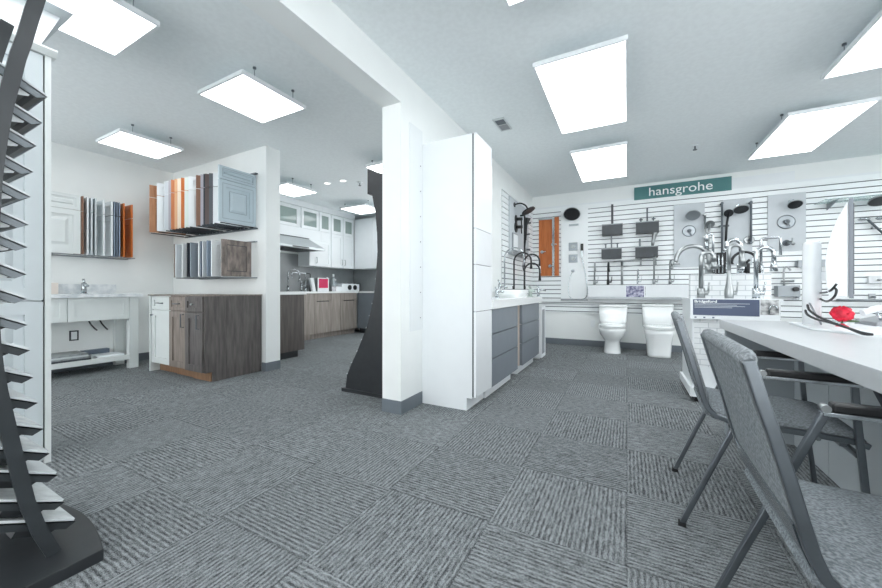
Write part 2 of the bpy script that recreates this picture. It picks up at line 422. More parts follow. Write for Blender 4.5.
panel_light(-3.05, -2.465, 0.47, 1.06, 'large bright panel light at the top left above the tall grey cabinet', g2)
panel_light(-5.0, -4.43, 3.50, 4.08, 'square panel light at the kitchen entrance, partly hidden by the pier', g2)
panel_light(-4.92, -4.28, 5.06, 5.67, 'square panel light deep in the kitchen above the upper cabinets', g2)
panel_light(-2.97, -2.38, 3.50, 4.08, 'square panel light mostly hidden behind the partition column', g2)
panel_light(-2.97, -2.38, 5.06, 5.67, 'square panel light added for fill deep in the kitchen, behind the partition column', g2)  # hidden panel, added to brighten the kitchen ceiling
panel_light(-5.0, -4.43, -0.6, 0.0, 'square panel light added for fill over the near end of the left bay', g2)  # this and the next: out-of-view panels added to light the bay
panel_light(-3.05, -2.465, -1.4, -0.8, 'square panel light added for fill behind the viewer in the left bay', g2)
for k, (x, y) in enumerate(((-4.185, 4.04), (-3.87, 4.06))):
    t = thing('downlight', ('left' if k == 0 else 'right')+' of the two small round recessed downlights in the kitchen ceiling', 'downlight', (x, y, C-0.006), 'recessed downlights')
    part('ring', MB().cyl((x, y, C-0.006), (x, y, C), 0.06, 24), 'white', t)
    part('lens', MB().cyl((x, y, C-0.009), (x, y, C-0.0061), 0.045, 24), 'downlight', t)
def sprinkler(x, y, label):
    t = thing('sprinkler', label, 'sprinkler', (x, y, C-0.06), 'ceiling sprinklers')
    part('escutcheon', MB().cyl((x, y, C-0.012), (x, y, C), 0.035, 18, 0.04), 'white', t)
    part('body', MB().cyl((x, y, C-0.05), (x, y, C-0.012), 0.008, 10), 'dark_grey_metal', t)
    part('deflector', MB().cyl((x, y, C-0.056), (x, y, C-0.05), 0.022, 12), 'dark_grey_metal', t)
sprinkler(0.70, 5.0, 'small sprinkler head on the ceiling above the teal sign')
sprinkler(-3.7, 4.25, 'small sprinkler head on the kitchen ceiling')
t = thing('ceiling_vent', 'small square white ceiling vent near the partition wall', 'vent', (-1.12, 3.44, C-0.01))
part('vent_frame', MB().box(-1.18, -1.06, 3.30, 3.585, C-0.008, C), 'vent', t)
part('grille', MB().box(-1.165, -1.075, 3.33, 3.43, C-0.0095, C-0.008), 'dark_grey_metal', t)
sl = MB()
for i in range(6): sl.box(-1.165, -1.075, 3.445+i*0.02, 3.457+i*0.02, C-0.012, C-0.008)
part('louvre', sl, 'device_grey', t)

# =====================================================================
# CABINETRY HELPERS
# =====================================================================
def pull(parent, O, U, N, length=0.12, vertical=False, m='nickel', r=0.005, stand=0.028):
    O = Vector(O); D = Z1 if vertical else Vector(U); N = Vector(N)
    a = O-D*(length/2); b = O+D*(length/2)
    mb = MB().tube([a, a+N*stand, b+N*stand, b], r, 8)
    return part('handle', mb, m, parent)

# tall white gloss cabinet on the partition
TX0, TX1, TF = PX1+0.002, -1.068, -1.035
t = thing('tall_cabinet', 'tall glossy white slab-front cabinet standing against the partition wall', 'cabinet', (-1.28, 2.70, 0))
part('body', MB().box(TX0, TX1, 2.527, 2.885, 0.10, 2.175).box(TX0, -1.115, 2.527, 2.885, 0, 0.10), 'white', t)
part('gap', MB().box(TX1, TX1+0.012, 2.529, 2.883, 0.112, 2.174), 'shadow_gap', t)
for z0, z1_ in ((0.112, 0.778), (0.782, 1.148), (1.152, 1.43), (1.434, 2.175)):
    part('door' if z1_-z0 > 0.4 else 'drawer', MB().box(TX1+0.012, TF, 2.527, 2.885, z0, z1_), 'gloss_white', t, bv=0.0015)

# grey drawer vanities with white counter
def vanity_unit(y0, y1, label):
    t = thing('vanity_cabinet', label, 'cabinet', (-1.28, (y0+y1)/2, 0), 'grey drawer vanities')
    part('body', MB().box(TX0, TX1, y0, y1, 0.10, 0.784), 'beige', t)
    part('toe_kick', MB().box(TX0+0.05, -1.10, y0+0.01, y1-0.05, 0, 0.10), 'white', t)
    for z0, z1_ in ((0.105, 0.345), (0.352, 0.56), (0.567, 0.782)):
        part('drawer', MB().box(TX1+0.002, TF, y0+0.003, y1-0.003, z0, z1_), 'grey_drawer', t, bv=0.001)
vanity_unit(2.888, 3.70, 'grey three-drawer vanity unit touching the tall white cabinet')
vanity_unit(3.88, 4.72, 'grey three-drawer vanity unit at the far end of the white counter')
t = thing('vanity_counter', 'white counter slab on the grey drawer vanities', 'countertop', (-1.27, 3.87, 0.785))
part('slab', MB().box(PX1+0.002, -1.022, 2.888, 4.86, 0.785, 0.86), 'quartz', t, bv=0.002)
part('upstand', MB().box(PX1+0.002, PX1+0.02, 2.888, 4.86, 0.86, 0.93), 'quartz', t)
# open white end shelf unit
t = thing('end_shelf', 'narrow white end unit with a glazed side beyond the grey vanities', 'shelf unit', (-1.2, 4.95, 0))
part('frame', MB().box(-1.5, -1.03, 4.87, 4.89, 0.02, 0.72).box(-1.5, -1.03, 5.10, 5.12, 0.02, 0.72).box(-1.5, -1.03, 4.89, 5.10, 0.02, 0.06).box(-1.5, -1.03, 4.89, 5.10, 0.68, 0.72)
     .box(-1.5, -1.48, 4.89, 5.10, 0.06, 0.68).box(-1.46, -1.07, 4.9, 5.09, 0, 0.02), 'white', t)
part('panel', MB().box(-1.05, -1.04, 4.89, 5.10, 0.06, 0.68), 'device_grey', t)
# vessel sink on the counter
R = lambda cx, cy, z, hx, hy, p=4, n=28: [Vector((cx+hx*math.copysign(abs(math.cos(a))**(2/p), math.cos(a)), cy+hy*math.copysign(abs(math.sin(a))**(2/p), math.sin(a)), z)) for a in [2*PI*k/n for k in range(n)]]
sk = MB().loft([R(-1.22, 4.15, 0.86, 0.13, 0.22), R(-1.22, 4.15, 0.95, 0.16, 0.26), R(-1.22, 4.15, 0.955, 0.15, 0.25), R(-1.22, 4.15, 0.90, 0.12, 0.20), R(-1.22, 4.15, 0.875, 0.03, 0.04)])
single('vessel_sink', sk, 'porcelain', 'white rectangular vessel sink on the white counter in front of the black faucets', 'sink')

# =====================================================================
# FAUCETS
# =====================================================================
def arc(c, r, a0, a1, ux, n=12):
    """points on a vertical arc round c, in the plane of horizontal direction ux"""
    c = Vector(c); ux = Vector(ux)
    return [c+ux*(r*math.cos(a0+(a1-a0)*i/n))+Z1*(r*math.sin(a0+(a1-a0)*i/n)) for i in range(n+1)]
def faucet(base, h, reach, d, r, m, label, group=None, style='goose', drop=0.1, lever=None, cat='faucet', spray=None, name='faucet', lm=None):
    base = Vector(base); d = Vector(d).normalized()
    t = thing(name, label, cat, base, group)
    top = base+Z1*h; R_ = reach/2
    part('base_ring', MB().cyl(base, base+Z1*0.008, r*2.1, 18), m, t)
    if style == 'goose':
        part('body', MB().cyl(base+Z1*0.008, base+Z1*0.09, r*1.7, 16), m, t)
        c = base+Z1*(h-R_)+d*R_
        pts = [base+Z1*0.09]+arc(c, R_, PI, 0, d)+[base+d*reach+Z1*(h-R_-drop*0.4)]
        part('spout', MB().tube(pts, r, 10), m, t)
        part('spray_head', MB().cyl(base+d*reach+Z1*(h-R_-drop*0.4), base+d*reach+Z1*(h-R_-drop), r*1.1, 14, r*1.7), spray or m, t)
    elif style == 'vase':
        z = base
        part('body', MB().tube([z+Z1*q for q in (0.008, 0.04, 0.08, 0.14, 0.2, 0.24)], r, 16, radii=[r*2.2, r*2.4, r*2.2, r*1.4, r*1.05, r]), m, t)
        c = base+Z1*(h-R_)+d*R_
        pts = [base+Z1*0.24]+arc(c, R_, PI, 0, d)+[base+d*reach+Z1*(h-R_-0.02)]
        part('spout', MB().tube(pts, r, 10), m, t)
        part('spray_head', MB().cyl(base+d*reach+Z1*(h-R_-0.02), base+d*reach+Z1*(h-R_-drop), r*1.1, 14, r*1.9), m, t)
    elif style == 'square':
        part('body', MB().cyl(base+Z1*0.008, base+Z1*0.07, r*1.6, 16), m, t)
        part('spout', MB().tube([base+Z1*0.07, top-Z1*0.015, top-Z1*0.004+d*0.004, top+d*0.015, top+d*(reach-0.015), top+d*(reach-0.004)-Z1*0.004, top+d*reach-Z1*0.015, top+d*reach-Z1*drop], r, 10), m, t)
    elif style == 'tap':
        part('body', MB().cyl(base+Z1*0.008, base+Z1*h*0.75, r*1.5, 16), m, t)
        part('spout', MB().tube([base+Z1*h*0.55, base+Z1*h*0.62+d*reach*0.5, base+Z1*h*0.55+d*reach], r, 10), m, t)
        part('handle', MB().tube([base+Z1*h*0.75, base+Z1*h*0.85, base+Z1*h+d*-0.02], r*0.8, 8), m, t)
    if lever:
        L = Vector(lever).normalized()
        hh = MB().cyl(base+Z1*0.05+L*r, base+Z1*0.05+L*0.05, r*1.1, 12)
        hh.cyl(base+Z1*0.05+L*0.05, base+Z1*0.14+L*0.058, r*0.45, 8)
        part('handle', hh, lm or m, t)
    return t
gf = 'black faucets on the white counter by the partition'
D1 = Vector((1, -0.15, 0))
p = xp(514, 283, -1.36); faucet((-1.30, 4.47, 0.86), 0.57, 0.22, (1, .05, 0), 0.011, 'matte_black', 'black gooseneck faucet on the white counter, left of the black pair', gf, lever=(0, -1, 0))
faucet((-1.235, 4.74, 0.86), 0.45, 0.21, (1, -.05, 0), 0.011, 'matte_black', 'lower black arched faucet with crossbar on the white counter, in front of the copper board', gf, lever=(0, 1, 0), drop=0.13)
faucet((-1.25, 4.81, 0.86), 0.58, 0.2, (1, .2, 0), 0.011, 'matte_black', 'tallest black faucet with a pale spray tip behind the pair on the counter', gf, spray='white', drop=0.16)
faucet((-1.475, 4.62, 0.86), 0.66, 0.26, (1, .15, 0), 0.010, 'chrome', 'chrome gooseneck faucet behind the black faucets on the counter', None, drop=0.1)
faucet((-1.44, 4.30, 0.86), 0.22, 0.1, (1, 0, 0), 0.012, 'chrome', 'short chrome basin tap behind the vessel sink', None, 'tap')
t = faucet((-1.12, 4.60, 0.86), 0.14, 0.06, (1, 0, 0), 0.016, 'bottle_green', 'small pale soap dispenser standing at the front of the white counter', None, 'tap', cat='soap dispenser', name='soap_dispenser')
faucet((-1.30, 3.95-0.16, 0.86), 0.12, 0.08, (1, 0, 0), 0.013, 'chrome', 'small silver basin tap near the tall white cabinet', None, 'tap')
faucet((-1.06, 4.80, 0.86), 0.15, 0.10, (1, 0.5, 0), 0.012, 'chrome', 'small chrome tap at the far end of the white counter', None, 'tap')

# =====================================================================
# SLAT WALLS
# =====================================================================
def slat_profile(z0, z1_, first):
    """(depth, z) outline of a slatted board with grooves every 76 mm"""
    pts = [(0, z1_), (0.018, z1_)]; z = first
    while z > z0+0.03:
        pts += [(0.018, z+0.0065), (0.006, z+0.0065), (0.006, z-0.0065), (0.018, z-0.0065)]; z -= 0.0757
    pts += [(0.018, z0), (0, z0)]
    return pts
def slat_section(label, x0, x1, zt, zb, axis, wallpos, group, bare=0.0):
    pr = slat_profile(zb, zt, 2.322)
    mb = MB(); n = len(pr)
    if axis == 'y': P = [Vector((x0, wallpos-d, z)) for d, z in pr]; mb.prism(P, (x1-x0, 0, 0))
    else: P = [Vector((wallpos+d, x0, z)) for d, z in pr]; mb.prism(P, (0, x1-x0, 0))
    o = single('slat_wall', mb, 'slat', label, 'slat wall', group)
    # groove inserts
    if axis == 'y': ctr = [Vector((x0+0.002, wallpos-0.0066, 0)), Vector((x1-0.002, wallpos-0.0085, 0))]
    return o
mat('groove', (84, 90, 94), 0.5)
def slat(label, a0, a1, zt, zb, axis, wp, group):
    mb = MB(); t = thing('slat_wall', label, 'slat wall', ((a0+a1)/2 if axis == 'y' else wp, wp if axis == 'y' else (a0+a1)/2, zb), group)
    ins = MB(); z = 2.322; top = zt
    def bx(m_, d0, d1, z0, z1_):
        if axis == 'y': m_.box(a0, a1, wp-d1, wp-d0, z0, z1_)
        else: m_.box(wp+d0, wp+d1, a0, a1, z0, z1_)
    while top > zb+0.001:
        zz = z if z > zb+0.02 else zb
        bx(mb, 0.006, 0.018, zz+(0.0065 if zz != zb else 0), top); top = zz-0.0065; z -= 0.0757
        if zz == zb: break
    bx(mb, 0.001, 0.0045, zb, zt)
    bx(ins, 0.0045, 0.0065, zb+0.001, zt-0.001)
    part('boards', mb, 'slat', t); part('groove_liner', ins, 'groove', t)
    return t
SW = YB
slat('white slatted display wall across the back of the showroom behind the toilets and showers', PX1+0.001, XR-0.001, 2.40, 0.56, 'y', SW, None)
slat('white slatted display wall on the partition behind the black shower set', 4.63, YB-0.03, 2.335, 0.86, 'x', PX1, None)
SF = SW-0.018      # front surface of the back slat wall
PF = PX1+0.018

# lower glossy white wainscot rails
single('wall_rail', MB().box(-1.49, 0.9, SF-0.012, SF-0.0005, 0.70, 0.715), 'aluminium', 'thin metal rail along the slatted wall just above the toilets', 'rail')
single('outlet', MB().box(-0.545, -0.475, YB-0.006, YB-0.0005, 0.33, 0.44), 'white', 'white wall outlet low on the back wall left of the toilets', 'outlet', bv=0.002)

# sign
p0, p1 = yp(634.5, 200, YB-0.02), yp(732, 176, YB-0.02)
x0, x1, z0, z1_ = 0.10, 1.325, 2.385, 2.585
t = thing('sign', 'teal banner sign lettered hansgrohe in white above the slatted wall', 'sign', ((x0+x1)/2, YB-0.02, z0))
part('board', MB().box(x0, x1, YB-0.03, YB-0.0005, z0, z1_), 'teal', t)
def text(body, size, loc, m, parent, name='lettering', rot=(PI/2, 0, 0), width=None, ext=0.002, bold=0.0):
    cu = bpy.data.curves.new(name, 'FONT'); cu.body = body; cu.size = size; cu.extrude = ext; cu.align_x = 'CENTER'; cu.align_y = 'CENTER'; cu.offset = bold
    tmp = bpy.data.objects.new('tmp', cu); COL.objects.link(tmp)
    bpy.context.view_layer.update()
    dg = bpy.context.evaluated_depsgraph_get(); me = bpy.data.meshes.new_from_object(tmp.evaluated_get(dg))
    bpy.data.objects.remove(tmp)
    xs = [v.co.x for v in me.vertices]; sc = 1.0
    if width: sc = width/(max(xs)-min(xs))
    for v in me.vertices: v.co.x = v.co.x*sc
    me.materials.clear(); me.materials.append(MATS[m])
    o = bpy.data.objects.new(name, me); COL.objects.link(o); o.parent = parent; o.location = Vector(loc)-wloc(parent); o.rotation_euler = rot
    return o
text('hansgrohe', 0.185, ((x0+x1)/2-0.01, YB-0.0325, z0+0.098), 'letter', t, width=0.80, bold=0.0)
single('wall_patch', MB().box(1.33, 2.0, YB-0.004, YB-0.0005, 2.435, 2.56), 'white', 'pale blank panel on the wall to the right of the teal sign', 'wall panel')

# =====================================================================
# SHOWER DISPLAYS ON THE BACK WALL
# =====================================================================
# copper shower board
t = thing('copper_board', 'copper-brown display board with chrome body jets in the corner of the slatted walls', 'display board', (-1.235, SF, 1.19))
part('panel', MB().box(-1.40, -1.17, SF-0.02, SF-0.001, 1.20, 2.20), 'copper_wood', t)
part('side_panel', MB().box(-1.125, -1.055, SF-0.035, SF-0.001, 1.20, 2.23), 'copper_wood', t)
part('rail', MB().box(-1.165, -1.13, SF-0.04, SF-0.001, 1.20, 2.22), 'chrome', t)
part('top_bar', MB().box(-1.405, -1.165, SF-0.03, SF-0.001, 2.20, 2.24), 'chrome', t)
for px, py in ((553, 244.5), (542, 252), (550, 266)):
    q = yp(px, py, SF-0.05)
    j = part('jet', MB().cyl((q.x, SF-0.02, q.z), (q.x, SF-0.06, q.z), 0.028, 16), 'chrome', t)
    part('lever', MB().cyl((q.x, SF-0.06, q.z), (q.x+0.07, SF-0.07, q.z), 0.009, 8), 'chrome', j)
# white shower board
t = WB = thing('shower_board', 'plain white shower display board between the copper board and the slats', 'display board', (-0.80, SF, 0.78))
part('panel', MB().box(-1.02, -0.585, SF-0.022, SF-0.001, 0.80, 2.40), 'board_white', t)
part('drip_rail', MB().box(-1.02, -0.585, SF-0.04, SF-0.001, 0.765, 0.80), 'aluminium', t)
BF = SF-0.022
def shower_head(q, yw, label, rad=0.1, m='matte_black', arm='chrome', tilt=0.45, gr=None, out=0.16, board=None):
    c = Vector((q.x, yw-out, q.z)); nrm = Vector((0, -math.sin(tilt), -math.cos(tilt)))
    top = board or thing('wall_shower', label, 'shower', (q.x, yw, q.z), gr)
    t = part('shower_head', MB().tube([c-nrm*0.02, c-nrm*0.005, c+nrm*0.012], 0.1, 26, radii=[rad*0.35, rad*0.95, rad]), 'nickel', top, label if board else None)
    part('flange', MB().cyl((q.x, yw, q.z+0.06), (q.x, yw-0.012, q.z+0.06), 0.028, 18), arm, t)
    part('arm', MB().tube([(q.x, yw-0.012, q.z+0.06), (q.x, yw-out*0.55, q.z+0.065), (q.x, yw-out+0.01, q.z+0.035), c-nrm*0.018], 0.010, 10), arm, t)
    part('face', MB().cyl(c+nrm*0.012, c+nrm*0.016, rad*0.92, 26), m, t)
    return t
shower_head(yp(572, 214, BF-0.12), BF, 'round dark-faced shower head at the top of the white shower board', 0.135, 'matte_black', 'chrome', 0.72, out=0.14, board=WB)
part('bracket', MB().box(-0.88, -0.73, BF-0.05, BF-0.001, 2.05, 2.075), 'chrome', WB)
for (py, lab) in ((246.5, 'upper'), (258.5, 'lower')):
    q = yp(573, py, BF-0.02)
    t = part('valve_plate', MB().box(q.x-0.072, q.x+0.072, BF-0.01, BF-0.001, q.z-0.07, q.z+0.07), 'chrome_plate', WB, bv=0.002)
    part('knob', MB().cyl((q.x, BF-0.01, q.z), (q.x, BF-0.045, q.z), 0.032, 20), 'nickel', t)
    part('lever', MB().box(q.x-0.004, q.x+0.05, BF-0.055, BF-0.045, q.z-0.004, q.z+0.01), 'chrome', t)
q = yp(573, 271, BF)
part('hose_outlet', MB().cyl((q.x, BF, q.z), (q.x, BF-0.04, q.z), 0.028, 16), 'chrome', WB)
h0 = yp(583, 244, BF-0.05)
t = part('hand_shower', MB().box(-0.672-0.016, -0.672+0.016, BF-0.06, BF-0.045, 1.50, 1.62), 'chrome', WB)
part('head', MB().box(-0.672-0.022, -0.672+0.022, BF-0.065, BF-0.045, 1.615, 1.73), 'matte_black', t)
part('holder', MB().box(-0.685, -0.66, BF-0.045, BF-0.001, 1.52, 1.56), 'chrome', t)
hp = []
A_, B_ = Vector((q.x, BF-0.04, q.z-0.01)), Vector((-0.672, BF-0.052, 1.50))
ctl = [A_, Vector((q.x-0.06, BF-0.06, 1.10)), Vector((q.x-0.05, BF-0.06, 0.84)), Vector((q.x+0.08, BF-0.06, 0.79)), Vector((q.x+0.22, BF-0.06, 0.84)), Vector((q.x+0.22, BF-0.06, 1.1)), B_]
def smooth_path(P, n=6):
    out = []
    P = [Vector(p) for p in P]
    for i in range(len(P)-1):
        p0 = P[max(i-1, 0)]; p1 = P[i]; p2 = P[i+1]; p3 = P[min(i+2, len(P)-1)]
        for k in range(n):
            t_ = k/n
            out.append(0.5*((2*p1)+(p2-p0)*t_+(2*p0-5*p1+4*p2-p3)*t_*t_+(3*p1-p0-3*p2+p3)*t_**3))
    out.append(P[-1]); return out
part('hose', MB().tube(smooth_path(ctl), 0.007, 8), 'chrome', t)

# four grey display blocks with tub fillers
def block(x0, x1, zt, zb, label, kind):
    yb, yf = SF-0.001, SF-0.15
    t = thing('display_block', label, 'faucet display', ((x0+x1)/2, yb, zb), 'grey blocks with tub fillers on the slatted wall')
    part('block', MB().box(x0, x1, yf, yb, zb, zt-0.015), 'display_block', t)
    part('top_plate', MB().box(x0-0.004, x1+0.004, yf-0.004, yb, zt-0.015, zt), 'block_trim', t)
    cx, cy = (x0+x1)/2, (yf+yb)/2-0.02
    if kind == 'tall':
        part('spout', MB().box(cx-0.016, cx+0.016, cy-0.02, cy+0.02, zt, zt+0.32), 'display_block', t)
    if kind == 'cross' or kind == 'knob':
        part('spout', MB().tube([(cx, cy, zt), (cx, cy, zt+0.16), (cx, cy-0.01, zt+0.19), (cx, cy-0.03, zt+0.2)], 0.011, 10), 'dark_grey_metal' if kind == 'knob' else 'dull_steel', t)
        for sx in (-0.085, 0.085):
            kb = MB().cyl((cx+sx, cy, zt), (cx+sx, cy, zt+0.07), 0.010, 10)
            if kind == 'cross': kb.cyl((cx+sx-0.025, cy, zt+0.075), (cx+sx+0.025, cy, zt+0.075), 0.007, 8)
            else: kb.cyl((cx+sx, cy, zt+0.03), (cx+sx, cy, zt+0.045), 0.026, 14)
            part('handle', kb, 'dark_grey_metal', t)
    if kind == 'lever':
        part('handle', MB().cyl((cx-0.09, cy, zt), (cx-0.09, cy, zt+0.12), 0.014, 10), 'dull_steel', t)
        part('spout', MB().tube([(cx+0.08, cy, zt), (cx+0.085, cy-0.005, zt+0.05), (cx+0.11, cy-0.01, zt+0.18), (cx+0.125, cy-0.02, zt+0.21)], 0.015, 10, radii=[0.02, 0.024, 0.034, 0.034]), 'nickel', t)
yq = SF-0.15
def bq(a, b): return yp(a[0], a[1], yq), yp(b[0], b[1], yq)
a, b = bq((602, 224.5), (622.5, 233.5)); block(a.x, b.x, a.z, b.z-0.01, 'dark grey display block with one tall square spout, upper left of the four', 'tall')
a, b = bq((636, 222), (659, 232)); block(a.x, b.x, a.z, b.z, 'dark grey display block with two round knobs, upper right of the four', 'knob')
a, b = bq((601.5, 248.5), (621.5, 258)); block(a.x, b.x, a.z, b.z, 'dark grey display block with two cross handles, lower left of the four', 'cross')
a, b = bq((635.5, 246.5), (658, 257)); block(a.x, b.x, a.z, b.z, 'dark grey display block with a leaning chrome spout, lower right of the four', 'lever')

# grey ledge with faucets
LY = SF-0.19; LX0, LX1 = -0.565, 1.05
t = thing('display_ledge', 'long pale grey box ledge carrying a row of faucets below the dark blocks', 'display ledge', ((LX0+LX1)/2, SF, 0.81))
part('box', MB().box(LX0, LX1, LY, SF-0.001, 0.84, 1.03), 'ledge_grey', t)
part('lower_rail', MB().box(LX0, LX1, LY-0.01, SF-0.001, 0.805, 0.838), 'aluminium', t)
gl = 'faucets standing on the long grey ledge'
def lx(px): return yp(px, 285, SF-0.1).x
for (px, h, m, st, lab, rch) in ((594.5, 0.37, 'nickel', 'goose', 'slim brushed faucet at the left end of the grey ledge', 0.14),
        (608, 0.36, 'matte_black', 'goose', 'matte black pull-out faucet, second on the grey ledge', 0.13),
        (622, 0.40, 'nickel', 'arm', 'tall faucet with a long folding double arm, third on the grey ledge', 0.3),
        (637.5, 0.24, 'chrome', 'goose', 'small thin chrome tap beside the little photo sign', 0.08),
        (654, 0.44, 'nickel', 'goose', 'tallest straight nickel faucet on the ledge right of the photo sign', 0.12),
        (670, 0.37, 'nickel', 'goose', 'nickel pull-down faucet at the right end of the grey ledge beside the brick stand', 0.15)):
    X = lx(px); cy = SF-0.09; r = 0.012 if px != 637.5 else 0.006
    if st == 'arm':
        t = thing('faucet', lab, 'faucet', (X, cy, 1.03), gl)
        part('body', MB().cyl((X, cy, 1.03), (X, cy, 1.40), 0.018, 14), m, t)
        part('arm', MB().cyl((X-0.12, cy-0.02, 1.405), (X+0.26, cy-0.03, 1.43), 0.010, 8).cyl((X, cy, 1.32), (X+0.26, cy-0.03, 1.34), 0.008, 8), m, t)
        part('spray_head', MB().cyl((X+0.26, cy-0.03, 1.32), (X+0.26, cy-0.03, 1.45), 0.014, 10), m, t)
    else:
        faucet((X, cy, 1.03), h, min(rch, 0.1), (0.15, -1, 0), r, m, lab, gl, lever=(1, -0.2, 0), drop=0.1)
# photo sign on the ledge front
p0, p1 = yp(626, 297, LY), yp(644, 285.8, LY)
t = thing('photo_sign', 'small purple-tinted photo sign standing on the front of the grey ledge', 'sign', ((p0.x+p1.x)/2, LY, p0.z))
part('card', MB().box(p0.x-0.01, p1.x+0.03, LY-0.006, LY-0.0005, p0.z-0.01, p1.z+0.005), 'white', t)
part('print', MB().box(p0.x, p1.x, LY-0.0075, LY-0.006, p0.z, p1.z), 'navy_print', t)
part('caption', MB().box(p1.x+0.012, p1.x+0.022, LY-0.0075, LY-0.006, p0.z+0.01, p1.z-0.01), 'photo_grey', t)

# grey shower boards
def wboard(name, x0, x1, z0, z1_, m, label):
    t = thing(name, label, 'display board', ((x0+x1)/2, SF, z0), 'shower display boards on the slats')
    part('panel', MB().box(x0, x1, SF-0.02, SF-0.001, z0, z1_), m, t)
    return t
GA = wboard('display_board', 0.63, 1.01, 1.30, 2.245, 'board_grey', 'grey shower display board, left of the three beside the tall faucets')
GB = wboard('display_board', 1.225, 1.55, 1.30, 2.245, 'board_grey', 'grey shower display board in the middle, behind the long black hand shower')
GC = wboard('display_board', 1.716, 2.098, 1.48, 2.255, 'board_grey', 'grey shower display board at the right, behind the monitor column')
GF = SF-0.02
shower_head(yp(693, 215, GF-0.12), GF, 'chrome shower head on the left grey shower board', 0.09, 'dull_steel', 'chrome', 0.7, out=0.12, board=GA)
shower_head(yp(741, 209, GF-0.14), GF, 'dark-faced shower head on the middle grey shower board', 0.088, 'matte_black', 'chrome', 0.5, out=0.14, board=GB)
shower_head(yp(795, 204, GF-0.12), GF, 'small dark-faced shower head on the right grey shower board', 0.076, 'matte_black', 'chrome', 0.6, out=0.12, board=GC)
def valve(q, yw, rad, board, m='chrome_plate'):
    t = part('shower_valve', MB().tube([(q.x, yw, q.z), (q.x, yw-0.006, q.z), (q.x, yw-0.012, q.z)], rad, 30, radii=[rad, rad, rad*0.85]), m, board)
    part('hub', MB().cyl((q.x, yw-0.012, q.z), (q.x, yw-0.05, q.z), rad*0.3, 18), 'dark_grey_metal', t)
    part('lever', MB().cyl((q.x, yw-0.045, q.z), (q.x+rad*0.25, yw-0.05, q.z-rad*0.75), 0.008, 8), m, t)
valve(yp(689, 231, GF), GF, 0.085, GA)
valve(yp(786, 222, GF), GF, 0.095, GC)
def tub_spout(q, yw, board):
    t = part('tub_spout', MB().cyl((q.x-0.02, yw-0.02, q.z), (q.x-0.02, yw-0.03, q.z), 0.03, 18), 'dark_grey_metal', board)
    part('flange', MB().cyl((q.x-0.02, yw, q.z), (q.x-0.02, yw-0.02, q.z), 0.04, 18), 'dark_grey_metal', t)
    part('spout', MB().tube([(q.x-0.02, yw-0.02, q.z), (q.x, yw-0.09, q.z), (q.x+0.02, yw-0.12, q.z-0.03)], 0.02, 12), 'nickel', t)
    part('knob', MB().cyl((q.x+0.01, yw-0.1, q.z+0.02), (q.x+0.01, yw-0.1, q.z+0.055), 0.006, 8), 'chrome', t)
tub_spout(yp(788, 243, GF), GF, GC)
def slide_bar(px, y0, y1, m, label, headm=None, hx=0.08, yw=GF, hz=None):
    a = yp(px, y0, yw-0.06); b = yp(px, y1, yw-0.06)
    t = thing('slide_bar', label, 'shower rail', (a.x, yw, b.z), 'shower slide bars')
    part('bar', MB().cyl((a.x, yw-0.06, b.z), (a.x, yw-0.06, a.z), 0.013, 12), m, t)
    for z in (a.z-0.02, b.z+0.02): part('mount', MB().cyl((a.x, yw, z), (a.x, yw-0.075, z), 0.017, 12), m, t)
    if headm:
        hz = hz or a.z-0.17; c = Vector((a.x+hx, yw-0.10, hz))
        part('slider', MB().box(a.x-0.03, a.x+hx+0.01, yw-0.09, yw-0.045, hz-0.19, hz-0.165), m, t)
        part('hand_shower', MB().tube([(a.x+hx*0.6, yw-0.08, hz-0.40), (a.x+hx*0.7, yw-0.09, hz-0.18), (a.x+hx, yw-0.11, hz)], 0.014, 10), headm, t)
        part('spray_face', MB().tube([c+Vector((0, 0.02, 0.01)), c, c+Vector((0, -0.015, -0.008))], 0.05, 24, radii=[0.03, 0.052, 0.055]), headm, t)
        part('hose', MB().tube(smooth_path([(a.x+hx*0.6, yw-0.08, hz-0.40), (a.x+hx*0.5, yw-0.1, hz-0.62), (a.x+0.03, yw-0.1, hz-0.82), (a.x-0.02, yw-0.06, b.z-0.02)]), 0.009, 8), headm, t)
    return t
slide_bar(722, 202, 256, 'dark_grey_metal', 'long dark slide bar with a black hand shower left of the middle grey board', 'matte_black', 0.065)
slide_bar(751, 201, 244, 'dark_grey_metal', 'dark grey bar at the right edge of the middle grey shower board')
slide_bar(705, 213, 255, 'nickel', 'pale nickel slide bar with hand shower at the right edge of the left grey board', 'nickel', 0.05)
valve(yp(749, 240, GF), GF, 0.06, GB, 'nickel')

# black shower set on the partition slat wall
sb = thing('shower_board', 'grey shower display board projecting from the partition slat wall with black fittings', 'display board', (PF, 5.45, 1.5))
part('panel', MB().box(PF+0.001, PF+0.02, 4.90, 5.98, 1.50, 2.30), 'board_grey', sb)
part('shelf', MB().box(PF+0.001, PF+0.06, 4.88, 5.7, 1.465, 1.50), 'aluminium', sb)
Q = PF+0.02
t = thing('shower_set', 'matte black shower head, valves and slide bar on the partition board', 'shower set', (Q, 5.3, 1.55))
part('flange', MB().cyl((Q, 5.12, 2.22), (Q+0.012, 5.12, 2.22), 0.035, 16), 'matte_black', t)
part('arm', MB().tube(smooth_path([(Q, 5.12, 2.22), (Q+0.09, 5.13, 2.235), (Q+0.16, 5.16, 2.20), (Q+0.19, 5.17, 2.14)], 4), 0.011, 10), 'matte_black', t)
c = Vector((Q+0.19, 5.18, 2.13)); nn = Vector((0.45, 0, -0.9)).normalized()
part('head', MB().tube([c-nn*0.02, c, c+nn*0.02], 0.09, 24, radii=[0.04, 0.10, 0.105]), 'matte_black', t)
